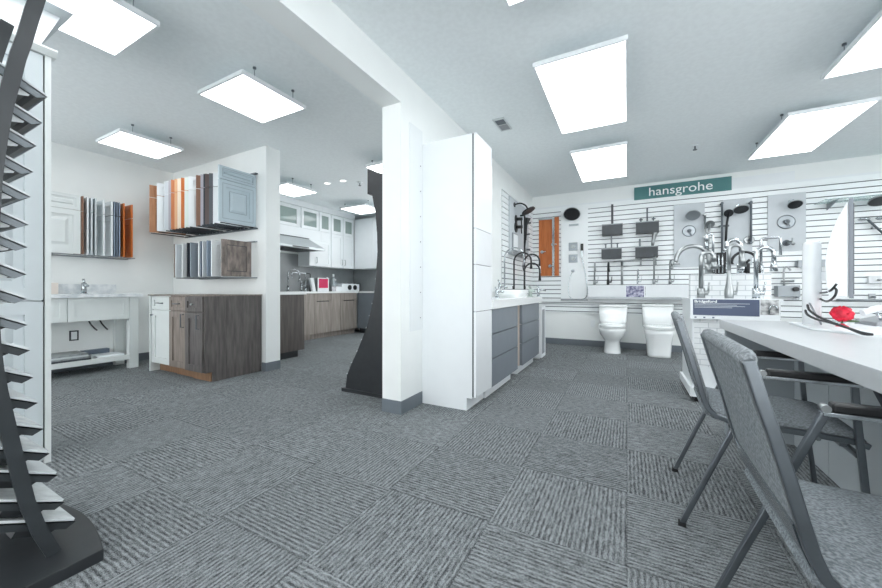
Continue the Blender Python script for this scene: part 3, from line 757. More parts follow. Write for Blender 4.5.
for z, rr in ((2.02, 0.06), (1.90, 0.08)):
    v = part('valve', MB().cyl((Q, 5.2, z), (Q+0.012, 5.2, z), rr, 20), 'matte_black', t)
    part('lever', MB().cyl((Q+0.012, 5.2, z), (Q+0.10, 5.22, z), 0.024, 12).cyl((Q+0.08, 5.22, z), (Q+0.085, 5.22, z-0.10), 0.009, 8), 'matte_black', v)
part('slide_bar', MB().cyl((Q+0.07, 5.45, 1.45), (Q+0.07, 5.45, 2.16), 0.014, 10).cyl((Q, 5.45, 2.12), (Q+0.07, 5.45, 2.12), 0.014, 10).cyl((Q, 5.45, 1.5), (Q+0.07, 5.45, 1.5), 0.014, 10), 'matte_black', t)
part('hand_shower', MB().tube([(Q+0.10, 5.40, 1.72), (Q+0.11, 5.40, 1.95), (Q+0.14, 5.38, 2.06)], 0.016, 10, radii=[0.013, 0.016, 0.045]), 'matte_black', t)
part('hose', MB().tube(smooth_path([(Q+0.10, 5.40, 1.72), (Q+0.10, 5.30, 1.5), (Q+0.09, 5.28, 1.30), (Q+0.08, 5.40, 1.25), (Q+0.07, 5.45, 1.45)]), 0.009, 8), 'matte_black', t)
t = thing('framed_card', 'small white framed card on the partition board below the black valves', 'framed card', (Q+0.03, 5.1, 1.52))
part('frame', MB().box(Q+0.0005, Q+0.02, 5.0, 5.26, 1.53, 1.79), 'aluminium', t)
part('card', MB().box(Q+0.02, Q+0.022, 5.015, 5.245, 1.545, 1.775), 'white', t)
for k, (y, z) in enumerate(((5.78, 1.87), (5.86, 2.07), (5.8, 1.62))):
    tt = thing('robe_hook', ('small dark robe hook in the middle', 'small dark robe hook highest', 'small dark robe hook lowest')[k]+' beside the black shower set', 'hook', (PF+0.02, y, z), 'small hooks at the end of the partition slat wall')
    part('plate', MB().cyl((Q, y, z), (Q+0.01, y, z), 0.025, 12), 'nickel', tt)
    part('peg', MB().cyl((Q+0.01, y, z), (Q+0.07, y, z), 0.014, 10), 'dark_grey_metal', tt)

# right hand side of the slat wall
gs = thing('glass_shelf', 'clear glass shelf on the slatted wall at the upper right above the monitor', 'shelf', (2.5, SF, 2.06))
part('pane', MB().box(2.18, 3.1, SF-0.30, SF-0.012, 2.075, 2.083), 'shelf_glass', gs)
for X in (2.30, 2.98): part('bracket', MB().prism([(X, SF-0.001, 2.074), (X, SF-0.28, 2.074), (X, SF-0.28, 2.066), (X, SF-0.001, 1.99)], (0.006, 0, 0)), 'dull_steel', gs)
shower_head(yp(882, 200, SF-0.2), SF, 'dark-faced shower head cut off by the right picture edge above the monitor', 0.12, 'matte_black', 'chrome', 0.35, out=0.2)
q = yp(870, 219, SF-0.06)
t = thing('hand_shower', 'chrome hand shower with crossed handle right of the monitor', 'hand shower', (q.x, SF, q.z-0.2))
part('head', MB().ball((q.x-0.06, SF-0.08, q.z), 0.055, 0.04, 0.022), 'chrome', t)
part('second_head', MB().ball((q.x+0.09, SF-0.08, q.z), 0.055, 0.04, 0.025), 'chrome', t)
part('handle', MB().cyl((q.x-0.03, SF-0.07, q.z), (q.x+0.14, SF-0.05, q.z-0.22), 0.013, 10), 'dark_grey_metal', t)
part('mount', MB().cyl((q.x+0.05, SF, q.z-0.1), (q.x+0.05, SF-0.06, q.z-0.1), 0.02, 12), 'chrome', t)
q = yp(812, 263, SF-0.06)
t = thing('towel_shelf', 'grey metal shelf rail on the slats behind the monitor column', 'rail', (q.x, SF, q.z-0.04))
part('bar', MB().box(yp(798, 262, SF-0.06).x, yp(831, 262, SF-0.06).x, SF-0.08, SF-0.02, q.z-0.05, q.z+0.04), 'dull_steel', t)
part('bracket', MB().box(q.x-0.15, q.x-0.12, SF-0.02, SF-0.0005, q.z-0.04, q.z+0.03).box(q.x+0.12, q.x+0.15, SF-0.02, SF-0.0005, q.z-0.04, q.z+0.03), 'aluminium', t)
q = yp(787, 290, SF-0.08)
t = thing('tub_filler', 'grey boxy tub filler with a thin hooked spout, right of the tiled stand', 'faucet', (q.x, SF, q.z-0.05))
part('body', MB().box(q.x-0.11, q.x+0.11, SF-0.15, SF-0.001, q.z-0.09, q.z+0.06), 'dull_steel', t, bv=0.004)
part('knob', MB().cyl((q.x+0.06, SF-0.15, q.z+0.01), (q.x+0.06, SF-0.19, q.z+0.01), 0.03, 14), 'matte_black', t)
part('spout', MB().tube(smooth_path([(q.x-0.03, SF-0.08, q.z+0.06), (q.x-0.03, SF-0.08, q.z+0.27), (q.x, SF-0.09, q.z+0.31), (q.x+0.03, SF-0.1, q.z+0.26)], 4), 0.012, 8), 'nickel', t)
part('cross_handle', MB().cyl((q.x-0.06, SF-0.08, q.z+0.12), (q.x+0.07, SF-0.08, q.z+0.12), 0.014, 8), 'nickel', t)
q = yp(877, 280, SF-0.06)
t = thing('soap_dish', 'small grey accessory on the slats at the right picture edge', 'soap dish', (q.x, SF, q.z-0.04))
part('plate', MB().box(q.x-0.06, q.x+0.1, SF-0.04, SF-0.001, q.z-0.04, q.z+0.05), 'ledge_grey', t)
part('peg', MB().cyl((q.x+0.02, SF-0.04, q.z), (q.x+0.02, SF-0.10, q.z), 0.012, 8), 'dull_steel', t)
for (px, lab) in ((797, 'small chrome robe hook left of the monitor column low on the slats'), (873, 'small chrome valve on the slats low at the right')):
    q = yp(px, 297, SF-0.03)
    t = thing('robe_hook', lab, 'hook', (q.x, SF, q.z-0.05), 'robe hooks low on the slatted wall')
    part('plate', MB().box(q.x-0.03, q.x+0.03, SF-0.012, SF-0.001, q.z-0.04, q.z+0.04), 'aluminium', t)
    part('peg', MB().cyl((q.x, SF-0.012, q.z), (q.x, SF-0.07, q.z), 0.012, 8), 'dark_grey_metal', t)
t = thing('towel_rail', 'horizontal chrome towel rail under the monitor on the slatted wall', 'rail', (2.4, SF, 0.82))
a = yp(838, 300, SF-0.06); b = yp(880, 301, SF-0.06)
part('bar', MB().cyl((a.x, SF-0.06, a.z), (b.x+0.2, SF-0.06, a.z), 0.014, 10), 'dull_steel', t)
for X in (a.x+0.02, b.x+0.18): part('post', MB().cyl((X, SF, a.z), (X, SF-0.06, a.z), 0.016, 10), 'dull_steel', t)

# =====================================================================
# TOILETS
# =====================================================================
def ell(cx, cy, z, rx, ry, p=2.3, back=None, n=32):
    out = []
    for k in range(n):
        a = 2*PI*k/n; ca, sa = math.cos(a), math.sin(a)
        x = rx*math.copysign(abs(ca)**(2/p), ca); y = ry*math.copysign(abs(sa)**(2/p), sa)
        if back and y > 0: y = y*back
        out.append(Vector((cx+x, cy+y, z)))
    return out
def toilet(cx, kind, label):
    yb = YB-0.03
    t = thing('toilet', label, 'toilet', (cx, 6.1, 0), 'white toilets against the back wall')
    if kind == 'round':
        part('bowl', MB().loft([ell(cx, 5.98, 0, 0.125, 0.20, 2.8), ell(cx, 5.98, 0.02, 0.12, 0.195, 2.8), ell(cx, 5.99, 0.17, 0.105, 0.18, 2.6), ell(cx, 5.97, 0.21, 0.125, 0.21),
            ell(cx, 5.95, 0.27, 0.165, 0.25), ell(cx, 5.94, 0.34, 0.185, 0.27), ell(cx, 5.94, 0.385, 0.188, 0.275)]), 'porcelain', t)
        part('trapway', MB().loft([ell(cx, 6.22, 0.0, 0.10, 0.16, 3.5), ell(cx, 6.22, 0.3, 0.12, 0.16, 3.5), ell(cx, 6.23, 0.40, 0.17, 0.16, 4)]), 'porcelain', t)
        part('tank', MB().loft([ell(cx, 6.27, 0.38, 0.175, 0.10, 5), ell(cx, 6.275, 0.46, 0.198, 0.10, 5), ell(cx, 6.28, 0.68, 0.206, 0.095, 5)]), 'porcelain', t)
        part('tank_lid', MB().loft([ell(cx, 6.28, 0.682, 0.212, 0.105, 5), ell(cx, 6.28, 0.70, 0.216, 0.107, 5), ell(cx, 6.28, 0.712, 0.19, 0.095, 5)]), 'porcelain', t)
        part('seat', MB().loft([ell(cx, 5.93, 0.388, 0.188, 0.27), ell(cx, 5.93, 0.402, 0.19, 0.272)]), 'porcelain', t)
        part('seat_lid', MB().loft([ell(cx, 5.93, 0.406, 0.186, 0.265), ell(cx, 5.93, 0.422, 0.188, 0.268), ell(cx, 5.94, 0.436, 0.16, 0.23)]), 'porcelain', t)
    else:
        part('bowl', MB().loft([ell(cx, 6.04, 0, 0.155, 0.27, 4), ell(cx, 6.04, 0.04, 0.15, 0.262, 4), ell(cx, 6.03, 0.2, 0.16, 0.275, 3.5), ell(cx, 6.02, 0.32, 0.183, 0.30, 3), ell(cx, 6.01, 0.39, 0.19, 0.31, 3)]), 'porcelain', t)
        part('tank', MB().loft([ell(cx, 6.25, 0.39, 0.195, 0.11, 6), ell(cx, 6.25, 0.70, 0.205, 0.105, 6)]), 'porcelain', t)
        part('tank_lid', MB().loft([ell(cx, 6.25, 0.702, 0.21, 0.115, 6), ell(cx, 6.25, 0.725, 0.212, 0.117, 6), ell(cx, 6.25, 0.735, 0.20, 0.108, 6)]), 'porcelain', t)
        part('flush_button', MB().cyl((cx, 6.23, 0.735), (cx, 6.23, 0.741), 0.03, 16), 'chrome', t)
        part('seat', MB().loft([ell(cx, 5.96, 0.393, 0.192, 0.27, 2.6), ell(cx, 5.96, 0.408, 0.194, 0.272, 2.6)]), 'porcelain', t)
        part('seat_lid', MB().loft([ell(cx, 5.96, 0.412, 0.190, 0.265, 2.6), ell(cx, 5.96, 0.428, 0.192, 0.268, 2.6), ell(cx, 5.97, 0.44, 0.16, 0.23, 2.6)]), 'porcelain', t)
toilet(-0.20, 'round', 'white toilet with a narrow pedestal and round bowl, the left one')
toilet(0.405, 'skirted', 'white skirted toilet with a boxy tank, the right one beside the brick stand')

# =====================================================================
# BRICK-CLAD FAUCET STAND
# =====================================================================
KX0, KX1, KY0, KY1 = 0.495, 1.06, 3.66, 4.28
KZ = 0.875
t = thing('faucet_stand', 'wheeled white stand clad in small subway tiles carrying tall faucets behind the desk', 'display stand', ((KX0+KX1)/2, 3.95, 0))
part('base', MB().box(KX0-0.02, KX1+0.02, KY0-0.03, KY1+0.02, 0.045, 0.12), 'white', t)
part('side_panel', MB().box(KX0, KX0+0.012, KY0, KY1, 0.12, KZ-0.02), 'white', t)
part('cladding', MB().box(KX0+0.012, KX1, KY0+0.001, KY1, 0.30, KZ-0.02), 'subway', t)
part('skirt', MB().box(KX0+0.012, KX1, KY0+0.004, KY1, 0.12, 0.30), 'white', t)
part('deck', MB().box(KX0-0.005, KX1+0.01, KY0-0.02, KY1, KZ-0.02, KZ), 'white', t)
part('upper_wall', MB().box(KX0+0.012, KX1, KY0+0.20, KY0+0.30, KZ, 1.09), 'subway', t)
for X in (KX0+0.03, KX1-0.03):
    for Y in (KY0, KY1-0.03):
        part('caster', MB().cyl((X-0.012, Y, 0.0225), (X+0.012, Y, 0.0225), 0.0225, 14), 'rubber', t)
gc = 'tall faucets on the subway-tiled stand'
def fx(px, Y): return yp(px, 295, Y).x
Y0 = KY0+0.08
faucet((fx(701, Y0), Y0, KZ), 0.40, 0.09, (1, -.1, 0), 0.017, 'nickel', 'brushed gooseneck faucet at the left end of the tiled stand', gc, lever=(1, 0, 0), drop=0.1)
faucet((fx(729, Y0), Y0, KZ), 0.45, 0.085, (1, -.1, 0), 0.014, 'nickel', 'nickel faucet with a teardrop body in the middle of the tiled stand', gc, 'vase', lever=(1, 0, 0), drop=0.14)
faucet((fx(756, Y0), Y0, KZ), 0.42, 0.11, (1, 0, 0), 0.015, 'chrome', 'shiny chrome faucet with ball joints at the right of the tiled stand', gc, lever=(1, 0, 0), drop=0.14)
# back row, standing on the tiled upper wall
Y2 = KY0+0.25; ZB = 1.09
faucet((fx(709, Y2), Y2, ZB), 0.26, 0.25, (-1, -.1, 0), 0.018, 'nickel', 'wide arched nickel faucet reaching left over the grey ledge', gc, drop=0.04)
faucet((fx(741, Y2), Y2, ZB), 0.30, 0.10, (-1, 0, 0), 0.017, 'chrome', 'thick bright chrome arch standing in the middle of the back row', gc, drop=0.05)
faucet((fx(757, Y2), Y2, ZB), 0.19, 0.17, (-1, 0, 0), 0.011, 'matte_black', 'black flexible arched spout between the chrome faucets', gc, drop=0.02)
faucet((fx(761, Y2+0.02), Y2+0.02, ZB), 0.30, 0.12, (1, -.2, 0), 0.010, 'chrome', 'thin square-bend chrome pot filler at the right of the back row', gc, 'square', drop=0.15)
faucet((fx(726, Y2), Y2, ZB), 0.12, 0.10, (-1, -.3, 0), 0.012, 'chrome', 'low chrome tap in the back row between two tall arches', gc, 'tap')
faucet((fx(747, Y2), Y2, ZB), 0.12, 0.07, (-1, -.6, 0), 0.013, 'matte_black', 'low dark tap in the back row under the black arch', gc, 'tap')
bx_ = fx(731, Y2)-0.02
t = thing('shower_column', 'black ribbed hand-shower column standing in the back row of the tiled stand', 'faucet', (bx_-0.05, Y2, ZB), gc)
part('column', MB().box(bx_-0.085, bx_-0.02, Y2-0.02, Y2+0.02, ZB, ZB+0.19), 'matte_black', t)
part('tubes', MB().cyl((bx_-0.07, Y2-0.028, ZB+0.01), (bx_-0.07, Y2-0.028, ZB+0.17), 0.007, 8).cyl((bx_-0.045, Y2-0.028, ZB+0.01), (bx_-0.045, Y2-0.028, ZB+0.17), 0.007, 8), 'chrome', t)
faucet((fx(713, Y2), Y2, ZB), 0.36, 0.05, (-1, -.2, 0), 0.010, 'chrome', 'tall thin chrome column beside the left grey shower board', gc, drop=0.1)
faucet((fx(719, Y2), Y2, ZB), 0.14, 0.05, (1, -.2, 0), 0.009, 'chrome', 'short chrome lever tap beside the black ribbed column', gc, 'tap')
# Bridgeford sign
SY = KY0-0.02
a = yp(690.5, 318.5, SY-0.03); b = yp(780, 299, SY-0.03)
t = thing('sign', 'wide navy product sign reading Bridgeford with a faucet photo, leaning on the tiled stand', 'sign', ((a.x+b.x)/2, SY-0.03, a.z))
part('board', MB().box(a.x, b.x, SY-0.03, SY-0.001, a.z, b.z), 'white', t)
SYF = SY-0.03
c0 = yp(693, 314.8, SYF); c1 = yp(759.5, 299.8, SYF)
part('blue_field', MB().box(c0.x, c1.x, SYF-0.002, SYF, c0.z, c1.z), 'navy', t)
d0 = yp(760.5, 314.8, SYF); d1 = yp(779, 299.8, SYF)
part('photo', MB().box(d0.x, d1.x, SYF-0.002, SYF, d0.z, d1.z), 'photo_grey', t)
text('Bridgeford', 0.030, (c0.x+0.085, SYF-0.0035, c1.z-0.018), 'letter', t, width=0.15, ext=0.001, bold=0.0006)
ln = MB()
for i, wd in enumerate((0.36, 0.28, 0.33, 0.25)): ln.box(c0.x+0.01, c0.x+0.01+wd, SYF-0.003, SYF-0.002, c1.z-0.036-i*0.011, c1.z-0.033-i*0.011)
part('small_print', ln, 'light_grey', t)
lg = MB()
for i in range(3): lg.box(c0.x+0.01+i*0.06, c0.x+0.024+i*0.06, SYF-0.002, SYF, a.z+0.008, a.z+0.018)
part('badges', lg, 'navy', t)
part('photo_spout', MB().tube([Vector((d0.x+0.05, SYF-0.004, d0.z+0.01))]+arc((d0.x+0.075, SYF-0.004, d0.z+0.055), 0.02, PI, 0, (1, 0, 0))+[Vector((d0.x+0.095, SYF-0.004, d0.z+0.045))], 0.005, 8), 'chrome', t)

# =====================================================================
# DESK, MONITOR AND DESK ITEMS
# =====================================================================
DX0, DX1, DY1, DZ = 0.556, 1.52, 3.0, 0.75
t = thing('desk', 'long white-topped reception desk along the right side of the room', 'desk', (1.0, 1.0, 0))
part('top', MB().box(DX0, DX1, -1.2, DY1, DZ-0.058, DZ), 'desk_top', t, bv=0.002)
part('end_panel', MB().box(0.575, DX1-0.05, DY1-0.09, DY1-0.05, 0, DZ-0.058), 'desk_end', t)
for i, (a, b) in enumerate(((DY1-0.5, DY1-0.09), (1.9, DY1-0.505), (1.2, 1.895), (0.4, 1.195), (-1.15, 0.395))):
    part('modesty_panel', MB().box(0.905, 0.925, a, b, 0, DZ-0.058), 'desk_panel', t)
part('brace', MB().obox((0.89, 1.83, 0.30), (0.012, 0, 0), (0, -0.02, 0.02), (0, 0.32, 0.28)), 'shadow_gap', t)
# monitor: seen from behind its side
MC = Vector((0.908, 2.69, DZ)); ME = Vector((0.928, 2.372, 0)); MWd = Vector((0.3717, 0.9284, 0)); MN = Vector((-0.9284, 0.3717, 0))
t = thing('computer_monitor', 'large white computer monitor on a white column stand, seen side-on on the desk', 'monitor', (MC.x, MC.y, DZ))
part('base', MB().prism([(0.845, 2.80, DZ), (0.810, 2.40, DZ), (0.905, 2.235, DZ), (1.20, 2.30, DZ), (1.18, 2.84, DZ)], (0, 0, 0.0105)), 'white', t, bv=0.003)
part('column', MB().tube([MC+Z1*q for q in (0.011, 0.2, 0.44, 0.463, 0.468)], 0.055, 28, radii=[0.038, 0.038, 0.037, 0.036, 0.031]), 'gloss_white', t)
mid = ME+MWd*0.30
part('arm', MB().obox(mid+MN*0.076+Z1*1.00-MWd*0.02, MN*0.055, MWd*0.04, Z1*0.05), 'white', t)
prof = [(0.0, 1.377), (0.014, 1.35), (0.034, 1.30), (0.056, 1.23), (0.070, 1.15), (0.076, 1.08), (0.074, 1.00), (0.068, 0.94), (0.064, 0.92), (0.0, 0.917)]
part('shell', MB().prism([ME+MN*d+Z1*z for d, z in prof], MWd*0.60), 'white', t, bv=0.004)
part('bezel', MB().obox(ME-MWd*0.008+Z1*0.910-MN*0.0145, MN*0.014, MWd*0.616, Z1*0.472), 'screen_edge', t)
part('screen', MB().obox(ME+MWd*0.01+Z1*0.93-MN*0.0165, MN*0.002, MWd*0.58, Z1*0.43), 'screen', t)
cb = MB().tube(smooth_path([yp(820.5, 299, 2.66), yp(827, 301.5, 2.50), yp(834, 297, 2.35), yp(836.5, 291, 2.335), yp(835, 288, 2.34)]), 0.005, 8)
cb.tube(smooth_path([yp(820.5, 293, 2.66), yp(827, 292, 2.45), yp(832, 289.5, 2.36), yp(836.5, 284, 2.335)]), 0.005, 8)
single('monitor_cable', cb, 'matte_black', 'pair of short black cables looping between the monitor and its column', 'cable')
cb = MB()
for o, dz in ((1.5, -1.0), (-0.5, 4.5)):
    cb.tube(smooth_path([yp(806+o, 306+dz, 2.60), yp(808+o, 311+dz*.8, 2.52), yp(817+o, 317+dz*.5, 2.42), yp(832+o, 323, 2.30), yp(848, 328, 2.22), yp(862, 333.5-dz*0.2, 2.13), yp(873, 334.5, 2.12)]), 0.0055, 8)
single('desk_cable', cb, 'matte_black', 'two long black cables trailing from the column across the desk past the red rose', 'cable')
# rose
rb = zp(842, 328.5, DZ); rc = Vector((rb.x, rb.y, 0.826))
t = thing('red_rose', 'red artificial rose standing on the desk beside the monitor base', 'flower', (rb.x, rb.y, DZ))
fl = MB(); RR = []
for i_ in range(15):
    ph = 0.12+(PI-0.24)*i_/14
    ring_ = []
    for k_ in range(30):
        th_ = 2*PI*k_/30
        rr_ = 0.041*(1+0.10*math.sin(5*th_+3.2*ph)+0.06*math.sin(9*ph+2*th_))
        ring_.append(rc+Vector((rr_*math.sin(ph)*math.cos(th_), rr_*math.sin(ph)*math.sin(th_), -0.92*rr_*math.cos(ph))))
    RR.append(ring_)
fl.loft(RR)
for k_ in range(6):
    th_ = 2*PI*k_/6
    d_ = Vector((math.cos(th_), math.sin(th_), 0)); e_ = Vector((-d_.y, d_.x, 0)); q_ = rc+d_*0.030-Z1*0.012
    fl.loft([[q_+e_*(x*0.018*w)+Z1*(h*0.016)+d_*(0.004*h+o) for x, o in ((-1, 0), (-0.5, 0.006), (0.5, 0.006), (1, 0), (0.5, 0.002), (-0.5, 0.002))] for h, w in ((-1, 0.4), (0, 1.0), (1, 0.9), (1.5, 0.5))])
part('blossom', fl, 'magenta_rose', t)
part('stem', MB().cyl((rb.x, rb.y, DZ+0.004), rc-Z1*0.02, 0.004, 8), 'leaf', t)
part('leaf', MB().ball((rb.x+0.035, rb.y, DZ+0.04), 0.03, 0.012, 0.006, 10, 6), 'leaf', t)
part('foot', MB().tube([(rb.x, rb.y, DZ), (rb.x, rb.y, DZ+0.01), (rb.x, rb.y, DZ+0.026)], 0.03, 16, radii=[0.026, 0.026, 0.006]), 'red', t)
# white office telephone
TZ = DZ
q = zp(874, 328, DZ)
t = thing('telephone', 'white desk telephone cut off by the right picture edge', 'telephone', (q.x+0.06, q.y, TZ))
part('base', MB().prism([(q.x, q.y-0.02, TZ), (q.x+0.20, q.y-0.02, TZ), (q.x+0.20, q.y-0.02, TZ+0.075), (q.x+0.16, q.y-0.02, TZ+0.08), (q.x, q.y-0.02, TZ+0.03)], (0, 0.2, 0)), 'device_grey', t, bv=0.003)
part('handset', MB().tube(smooth_path([(q.x-0.03, q.y+0.03, TZ+0.075), (q.x+0.03, q.y+0.04, TZ+0.10), (q.x+0.12, q.y+0.05, TZ+0.11), (q.x+0.19, q.y+0.06, TZ+0.09)]), 0.018, 12), 'white', t)
part('stand', MB().cyl((q.x+0.04, q.y+0.02, TZ+0.03), (q.x+0.02, q.y+0.035, TZ+0.09), 0.007, 8), 'chrome', t)
q = zp(852, 327, DZ)
single('glass_ornament', MB().ball((q.x+0.03, q.y+0.2, DZ+0.02), 0.03, 0.03, 0.02).ball((q.x+0.045, q.y+0.2, DZ+0.052), 0.018, 0.018, 0.02), 'clear', 'small clear glass ornament on the desk right of the rose', 'ornament')
a = yp(822, 285, 2.52); 
t = thing('pen', 'thin grey pen leaning beside the monitor column', 'pen', (0.90, 2.62, DZ+0.012))
part('barrel', MB().cyl((0.925, 2.63, DZ+0.014), (0.868, 2.60, DZ+0.13), 0.004, 8), 'dull_steel', t)
part('tip', MB().cyl((0.926, 2.6305, DZ+0.0125), (0.925, 2.63, DZ+0.014), 0.001, 8, 0.004), 'matte_black', t)

# =====================================================================
# CHAIRS
# =====================================================================
BP = [(0.197, 0.826), (0.204, 0.80), (0.216, 0.755), (0.234, 0.695), (0.251, 0.630), (0.267, 0.565), (0.280, 0.515), (0.294, 0.480), (0.318, 0.455), (0.36, 0.443), (0.45, 0.440), (0.60, 0.440), (0.70, 0.435), (0.725, 0.425)]
CW = 0.468
def make_chair(label):
    t = thing('stacking_chair', label, 'chair', (0.45, 0, 0), 'grey fabric chairs pulled up to the desk')
    for s in (-1, 1):
        y = s*(CW/2-0.012)
        part('side_frame', MB().bar([(x, y, z) for x, z in BP], (0, 1, 0), 0.020, 0.020), 'steel_frame', t, bv=0.003)
        yo = s*(CW/2+0.012)
        part('leg', MB().bar([(0.208, yo, 0.012), (0.298, yo, 0.245), (0.40, yo, 0.50), (0.452, yo, 0.632)], (0, 1, 0), 0.018, 0.018), 'steel_frame', t, bv=0.003)
        l = part('leg', MB().bar([(0.735, yo, 0.012), (0.71, yo, 0.25), (0.690, yo, 0.50), (0.682, yo, 0.632)], (0, 1, 0), 0.018, 0.018), 'steel_frame', t, bv=0.003)
        for fx_ in (0.206, 0.735): part('foot_cap', MB().box(fx_-0.013, fx_+0.013, yo-0.012, yo+0.012, 0, 0.015), 'rubber', t)
        part('arm_rail', MB().box(0.445, 0.70, yo-0.011, yo+0.011, 0.625, 0.637), 'chrome', t, bv=0.002)
        part('arm_pad', MB().box(0.462, 0.700, yo-0.017, yo+0.017, 0.637, 0.662), 'vinyl_black', t, bv=0.006)
        part('end_cap', MB().cyl((0.452, yo-0.012, 0.645), (0.452, yo+0.012, 0.645), 0.010, 12), 'nickel', t)
        part('bolt', MB().cyl((0.60, yo-s*0.012, 0.43), (0.60, yo-s*0.028, 0.43), 0.008, 10), 'chrome', t)
    # backrest cushion, wrapped over the top, gently dished
    yi = CW/2-0.026
    def cush(path, th_f, th_b, n=14, dish=0.02):
        rings = []
        m = len(path)
        for i, (x, z) in enumerate(path):
            a = path[max(i-1, 0)]; b = path[min(i+1, m-1)]
            tx, tz = b[0]-a[0], b[1]-a[1]; L = math.hypot(tx, tz); nx, nz = -tz/L, tx/L     # front/up normal
            if nx < 0 and abs(nx) > abs(nz): nx, nz = -nx, -nz
            if abs(nz) >= abs(nx) and nz < 0: nx, nz = -nx, -nz
            k = 1.0 if 0 < i < m-1 else 0.55
            ring = []
            for j in range(n+1):
                y = -yi+2*yi*j/n; e = 1-(2*j/n-1)**4
                ring.append(Vector((x+nx*th_f*k*(0.45+0.55*e), y, z+nz*th_f*k*(0.45+0.55*e))))
            for j in range(n, -1, -1):
                y = -yi+2*yi*j/n; e = 1-(2*j/n-1)**2
                ring.append(Vector((x-nx*(th_b*k+dish*e*0.6), y, z-nz*(th_b*k+dish*e*0.6))))
            rings.append(ring)
        return MB().loft(rings)
    bk = [(0.197, 0.838), (0.201, 0.826), (0.206, 0.80), (0.218, 0.755), (0.236, 0.695), (0.253, 0.630), (0.269, 0.565), (0.282, 0.515), (0.292, 0.49)]
    part('backrest', cush(bk, 0.022, 0.008, dish=0.004), 'fabric', t)
    part('top_roll', MB().tube([(0.203, -yi-0.008, 0.824), (0.202, -yi*0.9, 0.826), (0.200, 0, 0.828), (0.202, yi*0.9, 0.826), (0.203, yi+0.008, 0.824)], 0.02, 14, radii=[0.010, 0.016, 0.017, 0.016, 0.010]), 'fabric', t)
    st = [(0.285, 0.462), (0.315, 0.452), (0.36, 0.447), (0.45, 0.444), (0.60, 0.444), (0.69, 0.438), (0.722, 0.428)]
    part('seat', cush(st, 0.036, 0.014, dish=0.004), 'fabric_fine', t)
    part('seat_frame', MB().box(0.36, 0.378, -yi, yi, 0.412, 0.428).box(0.66, 0.678, -yi, yi, 0.408, 0.424), 'steel_frame', t)
    part('stretcher', MB().box(0.368, 0.384, -CW/2, CW/2, 0.404, 0.418), 'steel_frame', t)
    part('stretcher', MB().box(0.69, 0.706, -CW/2, CW/2, 0.385, 0.40), 'steel_frame', t)
    part('kick_trim', MB().bar([(0.262, 0, 0.545), (0.275, 0, 0.50), (0.292, 0, 0.462)], (0, 1, 0), 2*yi-0.01, 0.004), 'chrome', t)
    return t
ch = make_chair('grey fabric chair with steel frame and black arm pads, nearest in the lower right corner')
ch.location = (0.445, 1.02, 0); ch.rotation_euler = (0, 0, math.radians(-1))
c2 = copy_tree(ch, (0.452, 1.94, 0), 'grey fabric chair with black arm pads, the farther one by the tiled stand')
c2.rotation_euler = (0, 0, math.radians(-3))

# =====================================================================
# LEFT BAY
# =====================================================================
# tall grey-white pantry cabinet
GX = -2.815
t = thing('pantry_cabinet', 'tall pale grey pantry cabinet with panelled doors at the left picture edge', 'cabinet', (-3.1, 0.33, 0))
part('body', MB().box(-3.42, GX-0.022, 0.0, 0.69, 0.10, 2.24).box(-3.42, GX-0.06, 0.0, 0.69, 0, 0.10), 'painted', t)
part('filler', MB().box(GX-0.022, GX, 0.674, 0.698, 0.0, 2.24), 'painted_pale', t)
part('gap', MB().box(GX-0.0225, GX-0.016, 0.667, 0.674, 0.05, 2.24), 'shadow_gap', t)
part('door', MB().shaker((GX-0.02, 0.06, 0.05), Y1, X1, 0.607, 0.835, 0.02, 0.066, 0.009, True), 'painted', t)
part('door', MB().shaker((GX-0.02, 0.06, 0.895), Y1, X1, 0.607, 1.335, 0.02, 0.066, 0.009, True), 'painted', t)
part('crown', MB().prism([(GX-0.04, 0.0, 2.235), (GX+0.012, 0.0, 2.235), (GX+0.035, 0.0, 2.262), (GX+0.035, 0.0, 2.272), (GX-0.04, 0.0, 2.272)], (0, 0.715, 0)), 'painted_pale', t)
tb = [Vector((-3.30, 0.05, 2.273)), Vector((-2.83, 0.05, 2.273)), Vector((-2.83, 0.655, 2.273)), Vector((-3.30, 0.655, 2.273))]
tt_ = [Vector((-3.30, 0.0, 2.50)), Vector((-2.85, 0.0, 2.50)), Vector((-2.85, 0.742, 2.50)), Vector((-3.30, 0.742, 2.50))]
t = thing('cornice', 'white flared cornice box on top of the tall pale grey cabinet', 'cornice', (-3.06, 0.35, 2.273))
part('flare', MB().loft([tb, tt_], False), 'white', t)
part('lip', MB().box(-3.40, -2.75, 0.0, 0.77, 2.5005, 2.525), 'painted', t)

# ---- near sample tower ----
t = thing('sample_tower', 'tall black curved tower of tilted sample trays at the left picture edge', 'display tower', (-1.95, 0.3, 0), 'black sample towers')
plate = []
for k in range(13):
    a = k/12; X = -1.625-0.65*a; plate.append((X, 0.53+0.045*math.sin(PI*a), 0.0))
plate += [(-2.275, -0.1, 0), (-1.625, -0.1, 0)]
part('base', MB().prism(plate, (0, 0, 0.04)), 'black_metal', t, bv=0.002)
redge = [(62, 559), (48, 529), (35.5, 500), (21.5, 446), (8.7, 392), (4.5, 370), (1.5, 345), (-1, 310), (-1.5, 280), (-1, 240), (1, 205), (2.8, 180), (5.7, 155), (10, 128), (15, 103), (21.4, 80), (26.5, 60), (33, 42), (39.5, 20), (46, 0), (52, -17)]
PC = [(xp(a_, b_, -1.740).y-0.018, xp(a_, b_, -1.740).z) for a_, b_ in redge]
PC[0] = (PC[0][0], 0.0405)
